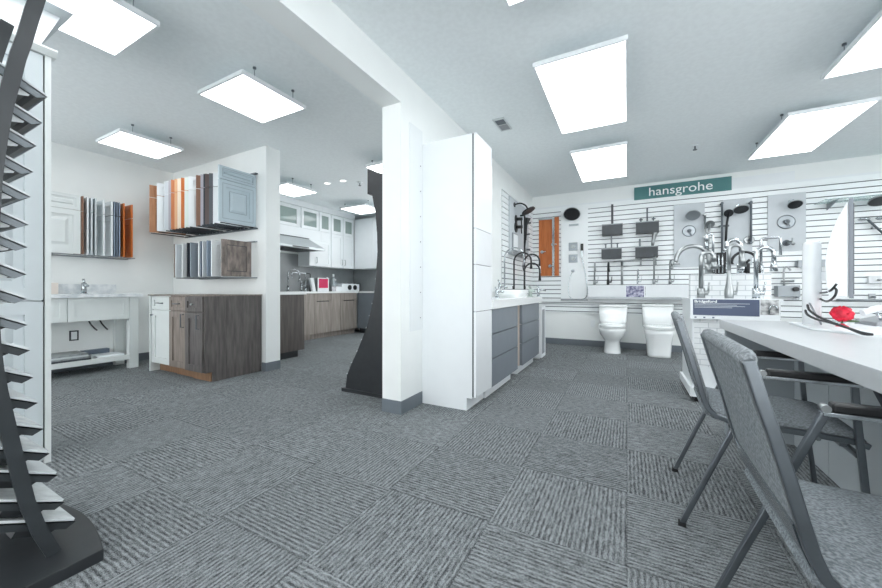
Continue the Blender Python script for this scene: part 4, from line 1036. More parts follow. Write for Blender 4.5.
for X in (-1.745, -2.155):
    part('post', MB().bar([(X, y, z) for y, z in PC], (1, 0, 0), 0.012, 0.036), 'tower_metal', t)
    part('rear_post', MB().bar([(X, y-0.27, z) for y, z in ((0.34, 0.04), (0.33, 0.95), (0.33, 2.08))], (1, 0, 0), 0.012, 0.042), 'black_metal', t)
tpx = [(47.6,97),(42.5,123),(36.7,146),(33.3,172),(30.8,197),(29,224.9),(27.7,247.3),(26.7,274.4),(26.5,299),(27.5,325),(30.2,350.4),(33.3,377.5),(37.8,403),(43.4,429),(49.6,453.6),(58,475),(65,502),(76,521)]
tips = [(xp(a_, b_, -1.757).y, xp(a_, b_, -1.757).z) for a_, b_ in tpx]
for i, (ty, tz) in enumerate(tips):
    sl_ = -0.52; L = 0.26; D = Vector((0, -1, -sl_)).normalized(); Nn = Vector((0, -sl_, 1)).normalized()
    tip = Vector((-1.757, ty, tz))
    a = MB()
    # tray: a shallow metal channel with a slanted nose
    pts = [tip, tip+D*L, tip+D*L-Nn*0.024, tip+D*0.014-Nn*0.024]
    sp_ = [tip, tip+D*L, tip+D*L-Nn*0.024, tip+D*0.016-Nn*0.024]
    a.prism(sp_, (-0.006, 0, 0)); a.prism([q_+Vector((-0.380, 0, 0)) for q_ in sp_], (-0.006, 0, 0)); a.prism([tip, tip+D*L, tip+D*L-Nn*0.004, tip+D*0.003-Nn*0.004], (-0.386, 0, 0))
    tr = part('tray', a, 'tray_grey' if i < 10 else 'tower_metal', t)
    part('underside', MB().prism([tip+D*0.006-Nn*0.0045+Vector((-0.0065, 0, 0)), tip+D*(L-0.001)-Nn*0.0045+Vector((-0.0065, 0, 0)), tip+D*(L-0.001)-Nn*0.0235+Vector((-0.0065, 0, 0)), tip+D*0.02-Nn*0.0235+Vector((-0.0065, 0, 0))], (-0.373, 0, 0)), 'matte_black', tr)  # coloured black as the shade beneath the tray
    tl = MB().prism([tip+D*0.006+Nn*0.0005+Vector((-0.004, 0, 0)), tip+D*0.006+Nn*0.008+Vector((-0.004, 0, 0)), tip+D*0.20+Nn*0.008+Vector((-0.004, 0, 0)), tip+D*0.20+Nn*0.0005+Vector((-0.004, 0, 0))], (-0.378, 0, 0))
    part('tile_sample', tl, 'tile_light' if i % 3 else 'soft_grey', tr)
    hk = MB().prism([tip+D*0.035-Nn*0.0245+Vector((-0.02, 0, 0)), tip+D*0.14-Nn*0.0245+Vector((-0.02, 0, 0)), tip+D*0.14-Nn*0.05+Vector((-0.02, 0, 0)), tip+D*0.05-Nn*0.045+Vector((-0.02, 0, 0))], (-0.34, 0, 0))
    part('clip', hk, 'matte_black', tr)
    if i < 9:
        part('label_tile', MB().prism([tip+D*(0.03+0.10*q)-Nn*(0.030+0.030*math.sin(PI*q))+Vector((-0.012, 0, 0)) for q in (0, .2, .4, .6, .8, 1)]+[tip+D*0.13-Nn*0.0245+Vector((-0.012, 0, 0)), tip+D*0.03-Nn*0.0245+Vector((-0.012, 0, 0))], (-0.006, 0, 0)), 'tile_light', tr)

# ---- far sample tower behind the column ----
epx = [(345.6,386),(347,375),(351.7,363),(356.5,353),(361,341.7),(367,326.5),(370.7,311),(373.8,296),(375.6,280.6),(376.6,265),(377.5,252),(377,232),(375.3,213),(372.5,197),(372.5,194)]
prof = [(yp(a_, b_, 2.485).x, yp(a_, b_, 2.485).z) for a_, b_ in epx]
bx0, bx1 = yp(367.5, 194, 2.485), yp(367.5, 169, 2.485)
prof[0] = (prof[0][0], 0.03)
prof += [(bx0.x, bx0.z), (bx1.x, bx1.z), (-1.93, 1.985), (-1.73, 1.96), (-1.73, 0.03)]
t = thing('sample_tower', 'tall black tower with a solid curved side behind the partition column', 'display tower', (-2.0, 2.6, 0), 'black sample towers')
part('base', MB().box(-2.37, -1.712, 2.465, 3.0, 0, 0.03), 'black_metal', t)
part('side_panel', MB().prism([(x, 2.485, z) for x, z in prof], (0, 0.02, 0)), 'black_metal', t)
part('side_panel', MB().prism([(x, 2.93, z) for x, z in prof], (0, 0.02, 0)), 'black_metal', t)
part('rear_panel', MB().box(-1.75, -1.735, 2.505, 2.93, 0.03, 1.95), 'black_metal', t)
part('header', MB().box(bx0.x-0.002, bx0.x+0.02, 2.506, 2.929, bx0.z, bx1.z-0.01), 'black_metal', t)
edge = prof[:13]
for i in range(14):
    z = 0.15+i*0.112
    for k in range(len(edge)-1):
        if edge[k][1] <= z <= edge[k+1][1]:
            f = (z-edge[k][1])/(edge[k+1][1]-edge[k][1]); X = edge[k][0]+f*(edge[k+1][0]-edge[k][0]); break
    else: X = edge[-1][0]
    a = Vector((X-0.022, 2.51, z-0.012))
    tr = part('tray', MB().obox(a, (0.2, 0, 0.09), (0, 0.41, 0), (0.004, 0, 0.012)), 'black_metal', t)
    part('tile_sample', MB().obox(a+Vector((-0.006, 0.0, 0.0125)), (0.16, 0, 0.072), (0, 0.40, 0), (0.003, 0, 0.009)), 'light_grey', tr)

# ---- vanity on the left wall ----
VX, VY0, VY1 = -5.33, 0.55, 2.07
t = thing('console_vanity', 'pale painted console vanity with open lower shelf on the left wall', 'vanity', (-5.55, 1.4, 0))
part('body', MB().box(XL+0.001, VX-0.02, VY0, 1.975, 0.60, 0.865), 'painted_pale', t)
for y in (VY0, 1.975):
    part('leg', MB().box(VX-0.08, VX, y, y+0.09, 0, 0.865), 'painted_pale', t, bv=0.002)
    part('leg', MB().box(XL+0.001, XL+0.08, y, y+0.09, 0, 0.865), 'painted_pale', t, bv=0.002)
part('drawer', MB().shaker((VX-0.02, 1.445, 0.605), Y1, X1, 0.525, 0.255, 0.02, 0.05, 0.008), 'painted_pale', t)
part('drawer', MB().shaker((VX-0.02, 0.66, 0.605), Y1, X1, 0.775, 0.255, 0.02, 0.05, 0.008), 'painted_pale', t)
part('lower_shelf', MB().box(XL+0.08, VX-0.01, VY0+0.09, 1.975, 0.11, 0.165), 'painted_pale', t)
part('marble_top', MB().box(XL+0.001, VX+0.03, VY0-0.02, 2.10, 0.865, 0.905), 'marble', t, bv=0.002)
part('backsplash', MB().box(XL+0.001, XL+0.02, VY0-0.02, 2.0, 0.905, 1.02), 'marble', t)
q = xp(84, 292, -5.62)
faucet((q.x, q.y, 0.905), 0.17, 0.1, (1, 0, 0), 0.016, 'chrome', 'single chrome basin tap on the marble vanity top', None, 'tap')
single('storage_box', MB().box(-5.75, -5.55, 1.36, 1.43, 0.905, 1.03), 'beige', 'small beige box at the left end of the marble vanity top', 'box', bv=0.002)
q = (XL, 1.66, 0.35)
t = thing('outlet', 'outlined wall outlet under the console vanity', 'outlet', q)
part('plate', MB().box(XL+0.0005, XL+0.006, 1.58, 1.66, 0.35, 0.47), 'shadow_gap', t)
part('sockets', MB().box(XL+0.006, XL+0.009, 1.595, 1.645, 0.365, 0.455), 'white', t)
for k, y0_ in enumerate((1.72, 1.82)):
    single('supply_hose', MB().tube(smooth_path([(XL+0.08, y0_, 0.598), (XL+0.09, y0_+0.02, 0.54), (XL+0.05, y0_+0.07, 0.48), (XL+0.012, y0_+0.10, 0.455)]), 0.008, 8), 'matte_black',
           ('left' if k == 0 else 'right')+' of two short black hoses hanging under the console vanity', 'hose', 'black supply hoses')
zs_ = 0.166; stack = [(-5.72, 1.30, 0.36, 0.34), (-5.71, 1.32, 0.34, 0.32), (-5.715, 1.29, 0.35, 0.33), (-5.70, 1.31, 0.33, 0.31)]
labs = ('bottom', 'second from bottom', 'second from top', 'top')
for k, (x, y, dx, dy) in enumerate(stack):
    single('sample_board', MB().box(x, x+dx, y, y+dy, zs_, zs_+0.018), ('shadow_gap', 'tile_grey', 'soft_grey', 'tile_grey')[k], 'flat grey sample board, '+labs[k]+' of the stack on the vanity shelf', 'sample board', 'stacked sample boards on the vanity shelf'); zs_ += 0.0185
single('sample_tile', MB().box(-5.60, -5.38, 1.70, 1.94, 0.166, 0.186), 'white', 'white flat sample tile at the right of the vanity shelf', 'tile')
single('sample_tile', MB().box(-5.74, -5.66, 1.66, 1.90, 0.166, 0.23), 'slate', 'slate-coloured sample block at the back of the vanity shelf', 'tile')

# ---- sample door racks ----
def sample_door(mb, O, U, N, w_, h, th, split=None, detail=False):
    if split:
        mb.shaker(O, U, N, w_, h*split-0.004, th, 0.06, 0.007, detail)
        mb.shaker(Vector(O)+Z1*(h*split+0.004), U, N, w_, h*(1-split)-0.004, th, 0.05, 0.007, detail)
    else: mb.shaker(O, U, N, w_, h, th, 0.055, 0.007, detail)
    return mb
# upper rack on the kitchen wall
zt, zb = 2.31, 1.70; YR = 2.215; WY = QY0
strips = [(149.5,'copper_a','copper-brown'),(157,'white','bright white'),(164.5,'light_grey','light grey'),(168.5,'lilac','pinkish grey'),(171,'orange_a','reddish orange'),(174.5,'tan','tan'),
    (177.5,'cream','cream'),(181,'orange_b','amber'),(184.5,'pale_green','pale green-white'),(188.5,'white','wide white'),(196,'brown_a','medium brown'),(200.5,'lilac','lilac grey'),(203.4,'black_navy','nearly black'),
    (205,'dark_brown','dark brown'),(209,'charcoal','charcoal'),(213,'white','off-white'),(219,'blue_grey','blue-grey')]
t = thing('door_rack', 'dark metal rack on the kitchen-side wall holding the upper row of sample doors', 'rack', (-4.6, WY, zb-0.03))
part('bottom_rail', MB().box(-5.42, -3.87, WY-0.035, WY-0.001, zb-0.028, zb-0.012), 'dark_grey_metal', t)
part('top_rail', MB().box(-5.42, -3.87, WY-0.035, WY-0.001, zt+0.012, zt+0.026), 'dark_grey_metal', t)
gu = 'upper row of sample cabinet doors'
nb = ['leftmost']+['']*15+['']
for i, (px, m, cn) in enumerate(strips):
    X = yp(px, 200, YR).x
    last = i == len(strips)-1
    wd = (WY-0.008 if last else WY-0.04)-YR
    part('support_arm', MB().box(X-0.012, X-0.002, YR+0.02, WY-0.035, zb-0.02, zb-0.008), 'shadow_gap', t)
    lab = (cn+' sample door in the upper rack'+(', at its left end' if i == 0 else ', between the '+strips[i-1][2]+' and '+strips[i+1][2]+' ones' if not last else ', facing out at its right end'))
    if last:
        d = thing('sample_door', lab, 'sample door', (X, YR, zb), gu)
        part('door_panel', MB().shaker((X-0.02, YR, zb), Y1, X1, wd, 0.46, 0.02, 0.075, 0.008, True), m, d)
        part('drawer_front', MB().shaker((X-0.02, YR, zb+0.466), Y1, X1, wd, zt-zb-0.466, 0.02, 0.04, 0.008, True), m, d)
        part('backing', MB().box(X-0.026, X-0.0205, YR, YR+wd, zb, zt), 'white', d)
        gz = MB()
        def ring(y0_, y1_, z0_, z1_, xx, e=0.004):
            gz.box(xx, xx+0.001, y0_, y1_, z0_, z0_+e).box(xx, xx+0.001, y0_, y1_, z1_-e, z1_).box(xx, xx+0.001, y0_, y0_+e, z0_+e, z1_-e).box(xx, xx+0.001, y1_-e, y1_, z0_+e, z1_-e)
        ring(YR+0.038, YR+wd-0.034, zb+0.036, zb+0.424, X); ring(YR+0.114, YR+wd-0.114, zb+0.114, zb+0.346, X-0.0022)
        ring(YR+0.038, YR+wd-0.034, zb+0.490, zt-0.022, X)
        part('rim_line', gz, 'glaze', d)
    else:
        tp_ = yp(px, 180, 2.225+0.115*((px-149.5)/64.5)**1.6); dy = max(0.05, WY-0.045-tp_.y); dx = math.sqrt(max(0.0, 0.39**2-dy*dy)); U = Vector((dx, dy, 0)).normalized(); N_ = Vector((U.y, -U.x, 0))
        L_ = 0.39 if dx > 0 else dy
        O_ = Vector((tp_.x, tp_.y, zb))-N_*0.012
        single('sample_door', sample_door(MB(), O_, U, N_, L_, zt-zb, 0.012, 0.74), m, lab, 'sample door', gu)
# lower rack
zt, zb = 1.515, 1.105; YR = 2.27
strips = [(174.5,'brown_weathered','brown-edged'),(176,'light_grey','light grey'),(182.5,'white','white'),(187.5,'black_navy','nearly black'),(190.8,'mid_grey','mid grey-blue'),(199,'white','narrow white'),
    (201,'slate','dark slate'),(203,'light_grey','pale grey'),(207.5,'slate_light','slate blue'),(212,'white','wide white'),(222,'brown_weathered','weathered brown')]
t = thing('door_rack', 'thin metal rack holding the lower row of sample doors', 'rack', (-4.5, WY, zb-0.02))
part('bottom_rail', MB().box(-5.06, -3.88, WY-0.035, WY-0.001, zb-0.016, zb-0.004), 'dull_steel', t)
part('top_rail', MB().box(-5.06, -3.88, WY-0.035, WY-0.001, zt+0.004, zt+0.016), 'dull_steel', t)
gu = 'lower row of sample cabinet doors'
for i, (px, m, cn) in enumerate(strips):
    X = yp(px, 200, YR).x; last = i == len(strips)-1; wd = WY-0.04-YR
    lab = (cn+' sample door in the lower rack'+(', at its left end' if i == 0 else ', between the '+strips[i-1][2]+' and '+strips[i+1][2]+' ones' if not last else ', facing out at its right end'))
    part('support_arm', MB().box(X-0.012, X-0.002, YR+0.02, WY-0.035, zb-0.014, zb-0.004), 'dull_steel', t)
    if last:
        d = thing('sample_door', lab, 'sample door', (X, YR, zb), gu)
        part('door_panel', sample_door(MB(), (X-0.018, YR, zb), Y1, X1, wd, zt-zb, 0.018), m, d)
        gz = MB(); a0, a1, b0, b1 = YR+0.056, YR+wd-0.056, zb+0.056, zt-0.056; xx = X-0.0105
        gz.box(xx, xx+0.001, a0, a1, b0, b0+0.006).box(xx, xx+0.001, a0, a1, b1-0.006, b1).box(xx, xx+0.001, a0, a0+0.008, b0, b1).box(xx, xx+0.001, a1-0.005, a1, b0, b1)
        part('rim_line', gz, 'shadow_gap', d)  # dark strips standing in for shade along the recess rim
        continue
    single('sample_door', sample_door(MB(), (X-0.018, YR, zb), Y1, X1, wd, zt-zb, 0.018), m, lab, 'sample door', gu)
# left wall rack
XR_ = -5.50
tp = xp(134, 205, XR_); bt_ = xp(134, 257.5, XR_); zt, zb = tp.z, bt_.z
t = thing('door_rack', 'thin rack on the left wall holding sample doors above the vanity', 'rack', (XL, 1.7, zb-0.02))
part('bottom_rail', MB().box(XL+0.001, XL+0.03, 1.05, 2.12, zb-0.018, zb-0.004), 'dull_steel', t)
part('support_rod', MB().box(XR_-0.02, XR_-0.012, 1.05, 2.10, zb-0.016, zb-0.004), 'dull_steel', t)
part('support_arm', MB().box(XL+0.03, XR_-0.012, 1.07, 1.08, zb-0.016, zb-0.004).box(XL+0.03, XR_-0.012, 2.085, 2.095, zb-0.016, zb-0.004), 'dull_steel', t)
gu = 'sample cabinet doors on the left wall'
y1_ = xp(80.5, 230, XR_).y
hh = zt-zb
d = thing('sample_door', 'wide white raised-panel sample door facing out above the vanity', 'sample door', (XR_-0.01, y1_-0.2, zb), gu)
part('door_panel', MB().shaker((XR_-0.02, y1_-0.42, zb), Y1, X1, 0.42, hh*0.74, 0.02, 0.06, 0.008, True), 'painted_pale', d)
part('drawer_front', MB().shaker((XR_-0.02, y1_-0.42, zb+hh*0.74+0.005), Y1, X1, 0.42, hh*0.26-0.005, 0.02, 0.035, 0.008, True), 'painted_pale', d)
strips = [(85,'brown_a','brown'),(90,'white','first white'),(94,'light_grey','light grey'),(98,'painted','silver'),(106,'white','wide white'),(114,'gloss_white','glossy white'),(116.5,'slate_light','pale slate'),(119,'slate','slate'),(121.5,'slate_light','outer slate'),(126,'orange_b','narrow orange'),(134,'orange_b','wide orange')]
for i, (px, m, cn) in enumerate(strips):
    Y = xp(px, 230, XR_).y
    lab = cn+' sample door on the left wall'+(', at the right end of its rack' if i == len(strips)-1 else ', just left of the '+strips[i+1][2]+' one')
    single('sample_door', sample_door(MB(), (XL+0.03, Y-0.012, zb), X1, -Y1, XR_-XL-0.03, hh, 0.012, 0.74), m, lab, 'sample door', gu)

# ---- three base cabinets ----
def base_cabinet(x0, x1, yf, m, dm, label, knob=None, hm='dark_grey_metal'):
    t = thing('base_cabinet', label, 'cabinet', ((x0+x1)/2, (yf+WY)/2, 0), 'row of three sample base cabinets')
    part('body', MB().box(x0, x1, yf+0.02, WY-0.01, 0.10, 0.885), m, t)
    part('toe_kick', MB().box(x0+0.005, x1-0.005, yf+0.08, WY-0.012, 0, 0.10), 'raw_wood', t)
    w_ = x1-x0-0.012
    dr = part('drawer', MB().shaker((x0+0.006, yf+0.02, 0.725), X1, -Y1, w_, 0.15, 0.02, 0.04, 0.008), dm, t)
    do = part('door', MB().shaker((x0+0.006, yf+0.02, 0.105), X1, -Y1, w_, 0.612, 0.02, 0.065, 0.008), dm, t)
    cx = (x0+x1)/2
    if knob: part('knob', MB().ball((cx, yf-0.022, 0.80), 0.013).cyl((cx, yf, 0.80), (cx, yf-0.02, 0.80), 0.005, 8), 'nickel', dr)
    else: pull(dr, (cx, yf, 0.80), X1, -Y1, 0.10, False, hm)
    if dm == 'painted_pale': part('knob', MB().ball((x0+0.035, yf-0.02, 0.66), 0.011).cyl((x0+0.035, yf, 0.66), (x0+0.035, yf-0.02, 0.66), 0.004, 8), 'dark_grey_metal', do)
    else: pull(do, (x1-0.06, yf, 0.62), X1, -Y1, 0.14, True, hm, stand=0.03)
    return t
t = base_cabinet(-4.93, -4.515, 2.035, 'painted_pale', 'painted_pale', 'white shaker base cabinet, the left one of three sample cabinets')
part('end_panel', MB().box(-4.95, -4.931, 2.02, WY-0.01, 0, 0.885), 'painted_pale', t)
base_cabinet(-4.51, -4.145, 2.02, 'brown_taupe', 'brown_taupe', 'taupe stained base cabinet between the white and the dark one')
t = base_cabinet(-4.14, -3.805, 2.0, 'brown_dark', 'brown_dark', 'dark stained base cabinet with a round drawer knob, nearest the kitchen', True)
part('filler', MB().prism([(-3.804, 2.015, 0.885), (-3.804, 2.225, 0.885), (-3.804, 2.225, 0), (-3.804, 2.09, 0), (-3.804, 2.09, 0.10), (-3.804, 2.015, 0.10)], (0.019, 0, 0)), 'brown_dark', t)
part('end_panel', MB().box(-3.804, -3.791, 2.231, WY-0.01, 0, 0.885), 'brown_dark', t)
single('cabinet_top', MB().box(-4.96, -3.782, 2.01, WY-0.005, 0.886, 0.898), 'brown_taupe', 'thin taupe top board lying over the three sample base cabinets', 'countertop')

# =====================================================================
# KITCHEN
# =====================================================================
KF = -5.30; CZ = 0.885
# near run along the back of the kitchen-side wall
t = thing('island_cabinet', 'dark brown cabinet end at the kitchen entrance beside the pier', 'cabinet', (-4.7, 3.2, 0))
part('body', MB().box(-5.2, -4.165, QY1+0.002, 3.54, 0.10, CZ), 'espresso', t)
part('end_panel', MB().box(-4.165, -4.145, QY1+0.002, 3.56, 0.09, CZ), 'espresso', t)
part('toe_kick', MB().box(-5.2, -4.16, QY1+0.002, 3.46, 0, 0.10), 'matte_black', t)
single('countertop', MB().box(-5.21, -4.12, QY1+0.002, 3.58, CZ+0.001, CZ+0.036), 'quartz', 'white counter slab on the dark brown cabinet at the kitchen entrance', 'countertop')
# base cabinets along the left wall
yk = [xp(px, 293, KF).y for px in (304.3, 314.4, 331, 340.4, 356.6)]
bounds = [3.60, yk[1], yk[2], yk[3], 5.985]
names = ['grey oak base cabinet nearest the kitchen entrance', 'grey oak door cabinet in the middle of the kitchen run', 'narrow grey oak cabinet in the kitchen run', 'grey oak corner cabinet below the white boxed set']
for i in range(4):
    y0_, y1_ = bounds[i]+0.001, bounds[i+1]-0.001
    t = thing('kitchen_cabinet', names[i], 'cabinet', (-5.55, (y0_+y1_)/2, 0), 'grey oak base cabinets along the kitchen wall')
    part('body', MB().box(XL+0.001, KF-0.021, y0_, y1_, 0.10, CZ), 'oak_grey', t)
    part('toe_kick', MB().box(XL+0.05, KF-0.07, y0_+0.002, y1_-0.002, 0, 0.10), 'oak_grey', t)
    if i == 2:
        part('door', MB().box(KF-0.02, KF, y0_+0.003, y1_-0.003, 0.105, CZ-0.005), 'oak_grey', t)
    else:
        d = part('drawer', MB().box(KF-0.02, KF, y0_+0.003, y1_-0.003, 0.745, CZ-0.005), 'oak_grey', t)
        d = part('door', MB().box(KF-0.02, KF, y0_+0.003, y1_-0.003, 0.105, 0.737), 'oak_grey', t)
        part('edge_pull', MB().box(KF, KF+0.012, (y0_+y1_)/2-0.15 if y1_-y0_ > 0.4 else y0_+0.02, min((y0_+y1_)/2+0.15, y1_-0.02), 0.722, 0.734), 'matte_black', d)
t = thing('kitchen_cabinet', 'slate grey base cabinets along the far kitchen wall', 'cabinet', (-4.4, 6.2, 0))
part('body', MB().box(KF+0.002, -4.15, 6.02, YB-0.001, 0.10, CZ), 'kitchen_blue', t)
part('toe_kick', MB().box(KF+0.002, -4.15, 6.08, YB-0.001, 0, 0.10), 'shadow_gap', t)
for k in range(2): part('door', MB().box(KF+0.006+k*0.57, KF+0.568+k*0.57, 6.0, 6.019, 0.105, CZ-0.005), 'kitchen_blue', t)
single('countertop', MB().box(XL+0.001, KF+0.03, 3.582, 5.985, CZ+0.001, CZ+0.036).box(XL+0.001, -4.13, 5.985, YB-0.001, CZ+0.001, CZ+0.036), 'quartz', 'white L-shaped counter on the kitchen base cabinets', 'countertop')
CT = CZ+0.036
single('backsplash', MB().box(XL+0.0005, XL+0.010, QY1+0.002, YB-0.011, CT+0.001, 1.66).box(XL+0.0005, -4.13, YB-0.010, YB-0.0005, CT+0.001, 1.44), 'backsplash', 'grey stone backsplash running round the kitchen corner', 'backsplash')
# upper cabinets with a row of glass doors
UX = -5.46
def uy(px): return xp(px, 230, UX).y
uz0, uz1 = 1.425, 2.53
t = thing('upper_cabinet', 'long bank of white wall cabinets with small glass doors on top, above the range hood', 'cabinet', (-5.6, 4.6, uz0))
hz = xp(300, 237.5, UX).z
part('body', MB().box(XL+0.011, UX-0.02, QY1+0.002, uy(331)-0.001-0.25, 1.94, uz1), 'white', t)
part('valance', MB().box(UX-0.02, UX, QY1+0.002, uy(308), 1.94, 2.13), 'white', t)
panes = [(276, 299.5), (301.5, 319)]
for a_, b_ in panes:
    ya, yb_ = uy(a_), uy(b_); o_ = Vector((UX-0.02, ya, 2.135)); W_ = yb_-ya-0.006; H_ = 0.385; f_ = 0.055
    dd = part('door', MB().box(UX-0.02, UX, ya, ya+f_, 2.135, 2.52).box(UX-0.02, UX, ya+W_-f_, ya+W_, 2.135, 2.52).box(UX-0.02, UX, ya+f_, ya+W_-f_, 2.135, 2.135+f_).box(UX-0.02, UX, ya+f_, ya+W_-f_, 2.52-f_, 2.52), 'white', t)
    part('glass_pane', MB().box(UX-0.012, UX-0.008, ya+f_, ya+W_-f_, 2.135+f_, 2.52-f_), 'cab_glass', dd)
y8 = uy(319.5)
part('body', MB().box(XL+0.011, UX-0.02, uy(309.5), 6.08, uz0, 1.939).box(XL+0.011, UX-0.02, uy(331)-0.249, 6.08, 1.94, uz1), 'white', t)
for a_, b_ in ((319.5, 331), (331.5, 343), (343.5, 354)):
    ya, yb_ = uy(a_), min(uy(b_), 6.07); W_ = yb_-ya-0.006; f_ = 0.06
    dd = part('door', MB().box(UX-0.02, UX, ya, ya+f_, 2.135, 2.52).box(UX-0.02, UX, ya+W_-f_, ya+W_, 2.135, 2.52).box(UX-0.02, UX, ya+f_, ya+W_-f_, 2.135, 2.135+f_).box(UX-0.02, UX, ya+f_, ya+W_-f_, 2.52-f_, 2.52), 'white', t)
    part('glass_pane', MB().box(UX-0.012, UX-0.008, ya+f_, ya+W_-f_, 2.135+f_, 2.52-f_), 'cab_glass', dd)
for (a_, b_, hp_) in ((309.5, 331, 0.3), (331.5, 343, 0.9), (343.5, 354, 0.1)):
    ya, yb_ = uy(a_), min(uy(b_), 6.07); W_ = yb_-ya-0.006
    dd = part('door', MB().shaker((UX-0.02, ya, uz0), Y1, X1, W_, (2.125 if a_ > 320 else 1.935)-uz0, 0.02, 0.06, 0.006), 'white', t)
    pull(dd, (UX, ya+W_*hp_, uz0+0.12), Y1, X1, 0.11, True, 'nickel', r=0.006)
part('cornice', MB().box(XL+0.011, UX+0.02, uy(331)-0.249, 6.08, uz1+0.001, C-0.001), 'white', t)
t = thing('upper_cabinet', 'plain white wall cabinet on the far kitchen wall', 'cabinet', (-4.8, 6.25, uz0))
part('body', MB().box(UX+0.002, -4.42, 6.105, YB-0.011, uz0, uz1), 'white', t)
for k in range(2): part('door', MB().box(UX+0.005+k*0.51, UX+0.511+k*0.51, 6.085, 6.104, uz0, uz1), 'white', t)
single('crown_moulding', MB().box(XL+0.011, UX+0.02, QY1+0.002, uy(331)-0.252, uz1+0.001, C-0.001), 'white', 'white crown moulding over the hood cabinets', 'moulding')
# hood
hy0, hy1 = 3.95, 5.14
t = thing('range_hood', 'slanted stainless range hood under the white glass-door cabinets', 'range hood', (-5.5, 4.5, 1.68))
hy1 = xp(327, 252, -5.27).y; hyt = uy(309)-0.01
def hq(X, y0_, y1_, z): return [Vector((-5.458, y0_, z)), Vector((X, y0_, z)), Vector((X, y1_, z)), Vector((-5.458, y1_, z))]
part('canopy', MB().loft([hq(-5.12, 3.5, hyt+0.10, 1.70), hq(-5.12, 3.5, hyt+0.10, 1.735), hq(-5.44, 3.55, hyt-0.02, 1.935)], False), 'hood_steel', t)
part('housing', MB().box(XL+0.011, -5.459, 3.5, hyt-0.005, 1.70, 1.938), 'hood_steel', t)
part('top_lip', MB().box(-5.457, -5.43, 3.5, hyt-0.01, 1.9355, 1.946), 'shadow_gap', t)
part('control_strip', MB().box(-5.12, -5.114, 4.15, 4.5, 1.706, 1.728), 'black_metal', t)
part('filter', MB().box(-5.7, -5.2, 3.6, hyt-0.05, 1.69, 1.699), 'black_metal', t)
# counter items
gk = 'faucets on the kitchen counter'
def kx(px): return xp(px, 285, -5.62).y
faucet((-5.62, kx(288), CT), 0.42, 0.2, (0.6, 0.7, 0), 0.013, 'chrome', 'chrome gooseneck faucet on the kitchen counter, the left one', gk, drop=0.14)
faucet((-5.62, kx(305.5), CT), 0.36, 0.30, (-0.1, -1, 0), 0.011, 'chrome', 'square-bend chrome faucet on the kitchen counter, the middle one', gk, 'square', drop=0.12)
faucet((-5.55, kx(299), CT), 0.22, 0.1, (1, 0.2, 0), 0.010, 'chrome', 'low chrome side tap on the kitchen counter', gk, 'tap')
faucet((-5.70, kx(313), CT), 0.36, 0.26, (0, -1, 0), 0.009, 'matte_black', 'thin dark pot filler on the kitchen counter nearest the red card', gk, 'square', drop=0.04)
yy = kx(321)
t = thing('red_card', 'red framed leaflet standing on the kitchen counter', 'card', (-5.55, yy, CT))
part('frame', MB().box(-5.56, -5.548, yy-0.15, yy+0.15, CT, CT+0.28), 'white', t)
part('leaflet', MB().box(-5.548, -5.545, yy-0.12, yy+0.12, CT+0.07, CT+0.26), 'magenta', t)
single('card_holder', MB().obox((-5.62, yy-0.26, CT), (0.05, 0, 0), (0, 0.08, 0), (0, -0.06, 0.27)), 'white', 'white leaning card holder left of the red leaflet', 'card holder')
def jug(px, h, r, m, label, X=-5.6):
    y = kx(px)
    t = thing('bottle', label, 'bottle', (X, y, CT), 'bottles on the kitchen counter')
    part('glass', MB().tube([(X, y, CT+h*q) for q in (0, 0.02, 0.6, 0.75, 0.85)], r, 16, radii=[r*0.95, r, r, r*0.5, r*0.4]), m, t)
    part('cap', MB().cyl((X, y, CT+h*0.85), (X, y, CT+h), r*0.5, 12), 'white', t)
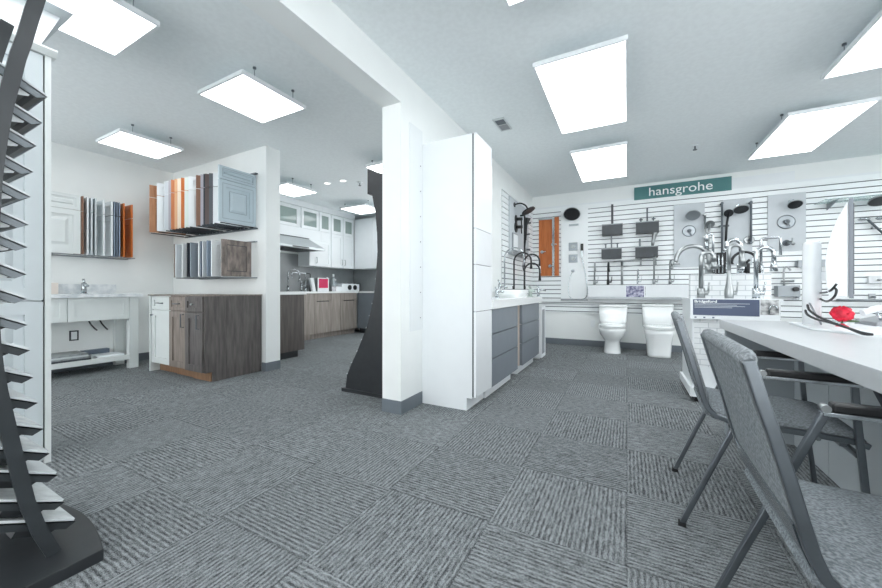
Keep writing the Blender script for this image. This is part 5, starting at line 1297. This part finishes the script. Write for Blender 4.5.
jug(328.3, 0.30, 0.045, 'charcoal', 'dark bottle with a white cap, left of the clear ones', -5.66)
jug(332.5, 0.37, 0.05, 'clear', 'tallest clear bottle with a round stopper on the kitchen counter')
jug(336.3, 0.27, 0.05, 'mid_grey', 'short grey bottle next to the white boxed set', -5.66)
single('tray_box', MB().box(-5.52, -5.40, kx(328.5), kx(338), CT, CT+0.10), 'white', 'low white box in front of the kitchen bottles', 'box')
y0_, y1_ = xp(342, 285, -5.45).y, 6.24
t = thing('toaster', 'white box appliance with two round black dials on the kitchen counter', 'appliance', (-5.55, (y0_+y1_)/2, CT))
part('body', MB().box(-5.68, -5.45, y0_, y1_, CT, CT+0.165), 'white', t, bv=0.006)
for f_ in (349.5, 354.8):
    yc = xp(f_, 285, -5.45).y
    part('dial', MB().cyl((-5.45, yc, CT+0.085), (-5.435, yc, CT+0.085), 0.055, 20), 'matte_black', t)
for f_ in (0.15, 0.4, 0.65, 0.9): part('lever', MB().cyl((-5.5, y0_+(y1_-y0_)*f_, CT+0.165), (-5.5, y0_+(y1_-y0_)*f_, CT+0.20), 0.006, 8), 'chrome', t)

# =====================================================================
# WORLD, CAMERA, VIEW
# =====================================================================
wd = bpy.data.worlds.new('World'); S.world = wd; wd.use_nodes = True
wd.node_tree.nodes['Background'].inputs[0].default_value = (0.87, 0.893, 0.91, 1); wd.node_tree.nodes['Background'].inputs[1].default_value = 4.8
cam = bpy.data.cameras.new('Camera'); co = bpy.data.objects.new('Camera', cam); COL.objects.link(co)
co.location = (0, 0, EYE); co.rotation_euler = (PI/2, 0, YAW)
cam.sensor_width = 36; cam.lens = FPX/882*36; cam.shift_y = -(294-HY)/882; cam.clip_start = 0.02
S.camera = co
S.view_settings.view_transform = 'Standard'; S.view_settings.look = 'None'; S.view_settings.exposure = 0.03; S.view_settings.gamma = 1; S.view_settings.use_curve_mapping = False
S.cycles.max_bounces = 14; S.cycles.diffuse_bounces = 11; S.cycles.glossy_bounces = 4; S.cycles.transparent_max_bounces = 8
S.cycles.use_denoising = True
S.cycles.sample_clamp_indirect = 8
